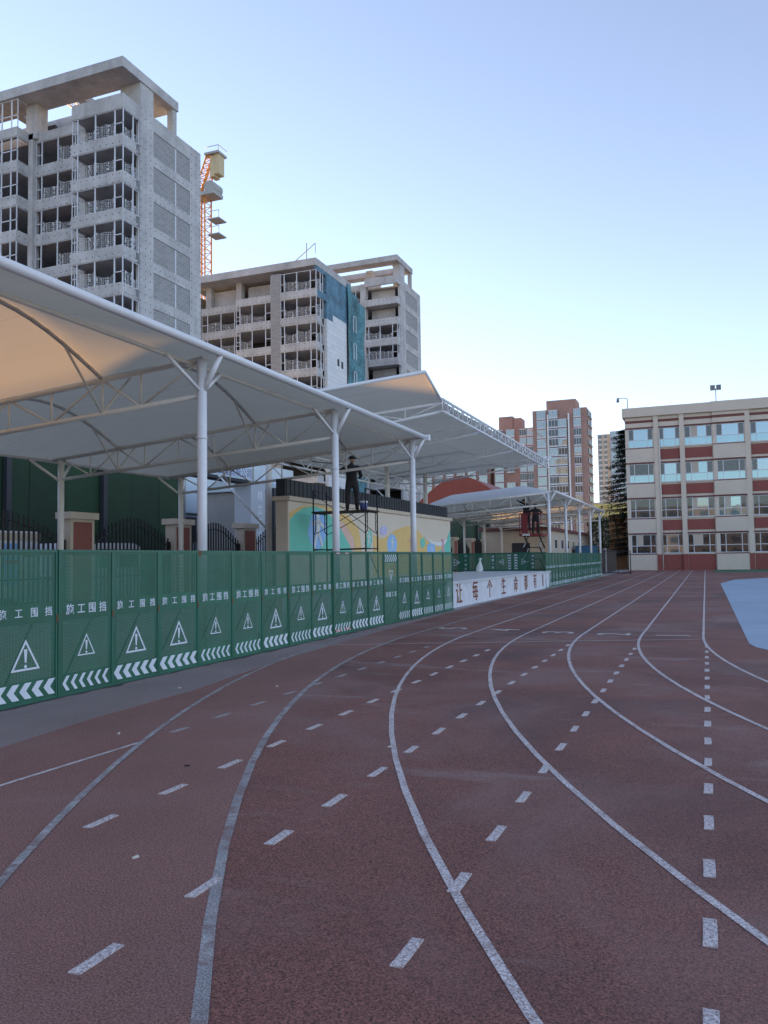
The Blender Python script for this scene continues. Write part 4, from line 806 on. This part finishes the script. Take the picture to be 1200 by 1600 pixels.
# ------------------------------------------------------------------ low building, gate, blocks by the school
lo = thing('low_building', 'single storey beige building with brown roof edge beyond the distant canopy', 'building', (-15, 80, 0))
part('wall', MB().box(-19, -13, 72.5, 99.5, 0, 4.0), 'beige', lo); part('roof_edge', MB().box(-19.2, -12.8, 72.3, 99.7, 4.0, 4.3), 'brown_trim', lo)
part('door', MB().box(-16.2, -14.6, 72.42, 72.5, 0, 2.9), 'dark_clad', lo)
for i in range(6): y = 76 + i * 3.6; w_ = part('window', MB().box(-13.02, -12.96, y, y + 1.3, 2.3, 3.3), 'white_frame', lo); part('pane', MB().box(-12.975, -12.95, y + .1, y + .6, 2.4, 3.2).box(-12.975, -12.95, y + .7, y + 1.2, 2.4, 3.2), 'glass_dark', w_)
bgt = thing('black_gate', 'black sheet metal gate standing ajar by the school corner', 'gate', (-8.4, 80, 0))
part('leaf', MB().box(-8.6, -8.5, 72, 86, .1, 2.2), 'black_iron', bgt); part('post', MB().box(-8.7, -8.4, 76.2, 76.6, 0, 2.3), 'concrete', bgt)
part('side_leaf', MB().add([(-8.45, 75.5, .08), (-6.2, 75.0, .08), (-6.2, 75.0, .14), (-8.45, 75.5, .14)], [(0, 1, 2, 3)]).tube((-8.45, 75.5, .12), (-6.2, 75.0, .12), .03, 6).tube((-6.2, 75.0, 0), (-6.2, 75.0, 2.05), .04, 6).tube((-8.45, 75.5, 2.05), (-6.2, 75.0, 2.05), .03, 6).tube((-7.3, 75.25, .1), (-7.3, 75.25, 2.05), .025, 6), 'black_iron', bgt)
pk = thing('peach_block', 'peach rendered block with a hanging black cable beside the school corner', 'building', (-9.8, 101, 0))
part('wall', MB().box(-10.6, -8.8, 100, 104, 0, 6.5), 'peach', pk); part('cable', MB().path([(-10.0, 99.95, 6.6), (-9.8, 99.93, 5.2), (-9.65, 99.93, 3.8), (-9.3, 99.95, 2.9)], .06, 6), 'black_iron', pk)
wc = thing('waste_container', 'dark blue waste container beyond the black gate', 'container', (-11.6, 88, 0)); part('body', MB().prism([(86, .2), (86.2, 2.6), (90, 2.6), (90.2, .2)], lambda a, b, d: (d, a, b), -12.6, -10.8), 'container_blue', wc); part('lid', MB().box(-12.65, -10.75, 86.1, 90.1, 2.6, 2.72), 'container_blue', wc)

# ------------------------------------------------------------------ cedar and shrubs
def foliage_tree(name, label, loc, h, r, kind, n, lm):
    t = thing(name, label, 'tree', loc, None); x, y, z = loc
    part('trunk', MB().tube((x, y, z), (x, y, z + h), .22, 8, .04), 'bark', t)
    mb = MB(); br = MB()
    if kind == 'cedar':
        k = 26
        for i in range(k):
            zz = z + h * (.12 + .86 * i / k); L = r * (1.05 - .85 * i / k) * random.uniform(.62, 1.1)
            for a in range(7):
                an = a * .9 + i * 1.7 + random.uniform(-.3, .3); dx, dy = math.cos(an), math.sin(an); br.tube((x, y, zz), (x + dx * L, y + dy * L, zz - L * .12), .04, 5, .015)
                for q in range(int(n / k / 7)):
                    s = random.uniform(.15, 1.0); c = Vector((x + dx * L * s, y + dy * L * s, zz - L * .12 * s)) + Vector((random.gauss(0, .16), random.gauss(0, .16), random.uniform(-.28, .06)))
                    d = Vector((dx + random.gauss(0, .6), dy + random.gauss(0, .6), random.uniform(-.5, .1))).normalized() * random.uniform(.16, .4); p = d.cross(Vector((0, 0, 1))).normalized() * .07
                    mb.add([c - p, c + p, c + d + p * .4, c + d - p * .4], [(0, 1, 2, 3)])
    else:
        for q in range(n):
            u = Vector((random.gauss(0, 1), random.gauss(0, 1), random.gauss(0, 1))).normalized() * r * random.uniform(.5, 1) ** .6; c = Vector((x, y, z + h * .65)) + Vector((u.x, u.y, u.z * h * .4 / r)) + Vector((math.sin(u.z * 3) * .3, math.cos(u.x * 3) * .3, 0))
            d = Vector((random.gauss(0, 1), random.gauss(0, 1), random.gauss(0, .6))).normalized() * .16; p = d.cross(Vector((random.random(), random.random(), 1))).normalized() * .08
            mb.add([c - p, c + p, c + d + p * .4, c + d - p * .4], [(0, 1, 2, 3)])
        for a in range(5): br.tube((x, y, z + h * .3), (x + math.cos(a * 1.3) * r * .6, y + math.sin(a * 1.3) * r * .6, z + h * .75), .05, 5, .02)
    part('branches', br, 'bark', t); part('crown', mb, lm, t)
foliage_tree('cedar_tree', 'dark cedar tree with drooping layered branches behind the school corner', (-8.15, 98.5, 0), 17.2, 4.5, 'cedar', 26000, 'cedar')
foliage_tree('street_tree', 'small dark leafy tree beyond the black gate', (-12.3, 108, 0), 6.5, 2.2, 'round', 5000, 'leaf')

# ------------------------------------------------------------------ distant buildings
def far_tower(label, x0, x1, y, yb, zt, nfl, cols, m, top_boxes=(), side=None, mw='glass', group='distant apartment blocks', white=()):
    t = thing('apartment_block', label, 'building', ((x0 + x1) / 2, (y + yb) / 2, 0), group); part('wall', MB().box(x0, x1, y, yb, 0, zt), m, t)
    for (a, b, c, d, h) in top_boxes: part('roof_house', MB().box(a, b, c, d, zt, zt + h), m, t)
    fh = zt / nfl; fm = {}
    for i in range(1, nfl):
        z = i * fh
        for (a, b, pro) in cols:
            k = (round(b - a, 2), pro)
            if k not in fm:
                L = b - a; f = MB().box(0, L, -pro, .1, 0, .3); f.box(0, L, -pro - .05, -pro + .02, .3, .42).box(0, L, -pro - .05, -pro + .02, fh * .82, fh * .9)
                for q in range(4): f.box(L * q / 3 - .05 if q else 0, L * q / 3 + .05 if q < 3 else L, -pro - .05, -pro + .02, .42, fh * .82)
                fm[k] = (f.mesh('window', 'white_frame'), MB().box(.05, L - .05, -pro, .05, .4, fh * .82).mesh('pane', mw), MB().box(.05, L - .05, -pro, .05, .4, fh * .82).mesh('pane', 'glass_dark'))
            if random.random() < .97:
                w_ = link('window', fm[k][0], t, Vector((a, y, z)) - t.location); link('pane', fm[k][1] if random.random() < .7 else fm[k][2], w_)
    for x in white: part('white_mullion', MB().box(x - .2, x + .2, y - .9, y, 3, zt - 1.6), 'steel_white', t)
    if side:
        sm = MB().box(-.05, .25, 0, 1.5, .7, 2.2).mesh('window', 'glass_dark'); sl_ = MB().box(-.05, .6, -.1, 1.6, .4, .6).mesh('ledge', 'far_beige')
        for i in range(1, nfl):
            for yy in side: w_ = link('window', sm, t, Vector((x1, yy, i * fh)) - t.location); link('ledge', sl_, w_)
    return t
far_tower('tall red brick apartment block with white gridded balcony windows', -48.5, -32.1, 250, 262, 46.6, 16, [(-47.2, -44.4, .3), (-43.4, -40.7, .9), (-40.6, -38.0, .9), (-36.0, -33.8, .2)], 'brick_far', [(-44.5, -35.5, 252, 260, 3.2)], [251.5, 254.5, 257.5], 'glass_far', white=(-43.7, -37.4))
far_tower('brown brick apartment block with square roof house adjoining the red block', -64, -50.5, 262, 276, 43.5, 15, [(-63.5, -60.6, .5), (-59.6, -56.8, .5), (-55.2, -53.0, .3), (-52.8, -50.8, .3)], 'brick_far', [(-62.5, -57.8, 264, 270, 4.5), (-57.6, -55.0, 264, 270, 3.8)], None, 'glass_far')
far_tower('long brown apartment block low behind the canopies', -98, -66, 265, 280, 38, 13, [(-97 + 3.9 * i, -94.2 + 3.9 * i, .5) for i in range(8)], 'brick_far', (), None, 'glass_far')
far_tower('pale beige high rise far behind the cedar', -50, -43.4, 430, 445, 64, 24, [(-49.5, -47.8, .1), (-46.8, -45.2, .1)], 'far_beige', (), None, 'glass_dark'); far_tower('blue grey glass high rise far behind the cedar', -43.2, -30, 425, 445, 64.5, 24, [(-42.8, -40.0, .1), (-39.6, -37.0, .1), (-36.5, -34, .1)], 'far_grey', (), None, 'glass_far')
yb_ = thing('yellow_annex', 'small building with yellow glazed panels seen between canopy and cedar', 'building', (-17, 162, 0)); part('wall', MB().box(-20, -13, 160, 168, 0, 11.8), 'far_beige', yb_)
for i in range(4):
    for k in range(2): part('panel', MB().box(-19.6 + i * 1.65, -18.1 + i * 1.65, 159.9, 160, 8.9 + k * 1.4, 10.1 + k * 1.4), 'yellow_panel', yb_)
rh = thing('red_roof_hall', 'hall with a red barrel roof behind the mural wall', 'building', (-29, 106, 0))
part('wall', MB().box(-34.5, -23.2, 100.2, 118, 0, 9.0), 'concrete', rh)
rp_ = [(-34.8 + 11.8 * i / 16, 8.6 + 3.4 * math.sin(math.pi * i / 16)) for i in range(17)]
part('roof', MB().prism(rp_ + [(-23.0, 8.3), (-34.8, 8.3)], lambda a, b, d: (a, d, b), 99.8, 118.2), 'roof_red', rh)
sr = thing('pale_roof_shed', 'pale blue roofed shed between the mural wall and red roof hall', 'building', (-30, 58, 0)); part('wall', MB().box(-34, -27, 50, 66, 0, 6.6), 'concrete', sr); part('roof', MB().prism([(-34.3, 6.6), (-26.7, 6.6), (-30.5, 8.0)], lambda a, b, d: (a, d, b), 49.6, 66.4), 'roof_pale', sr)
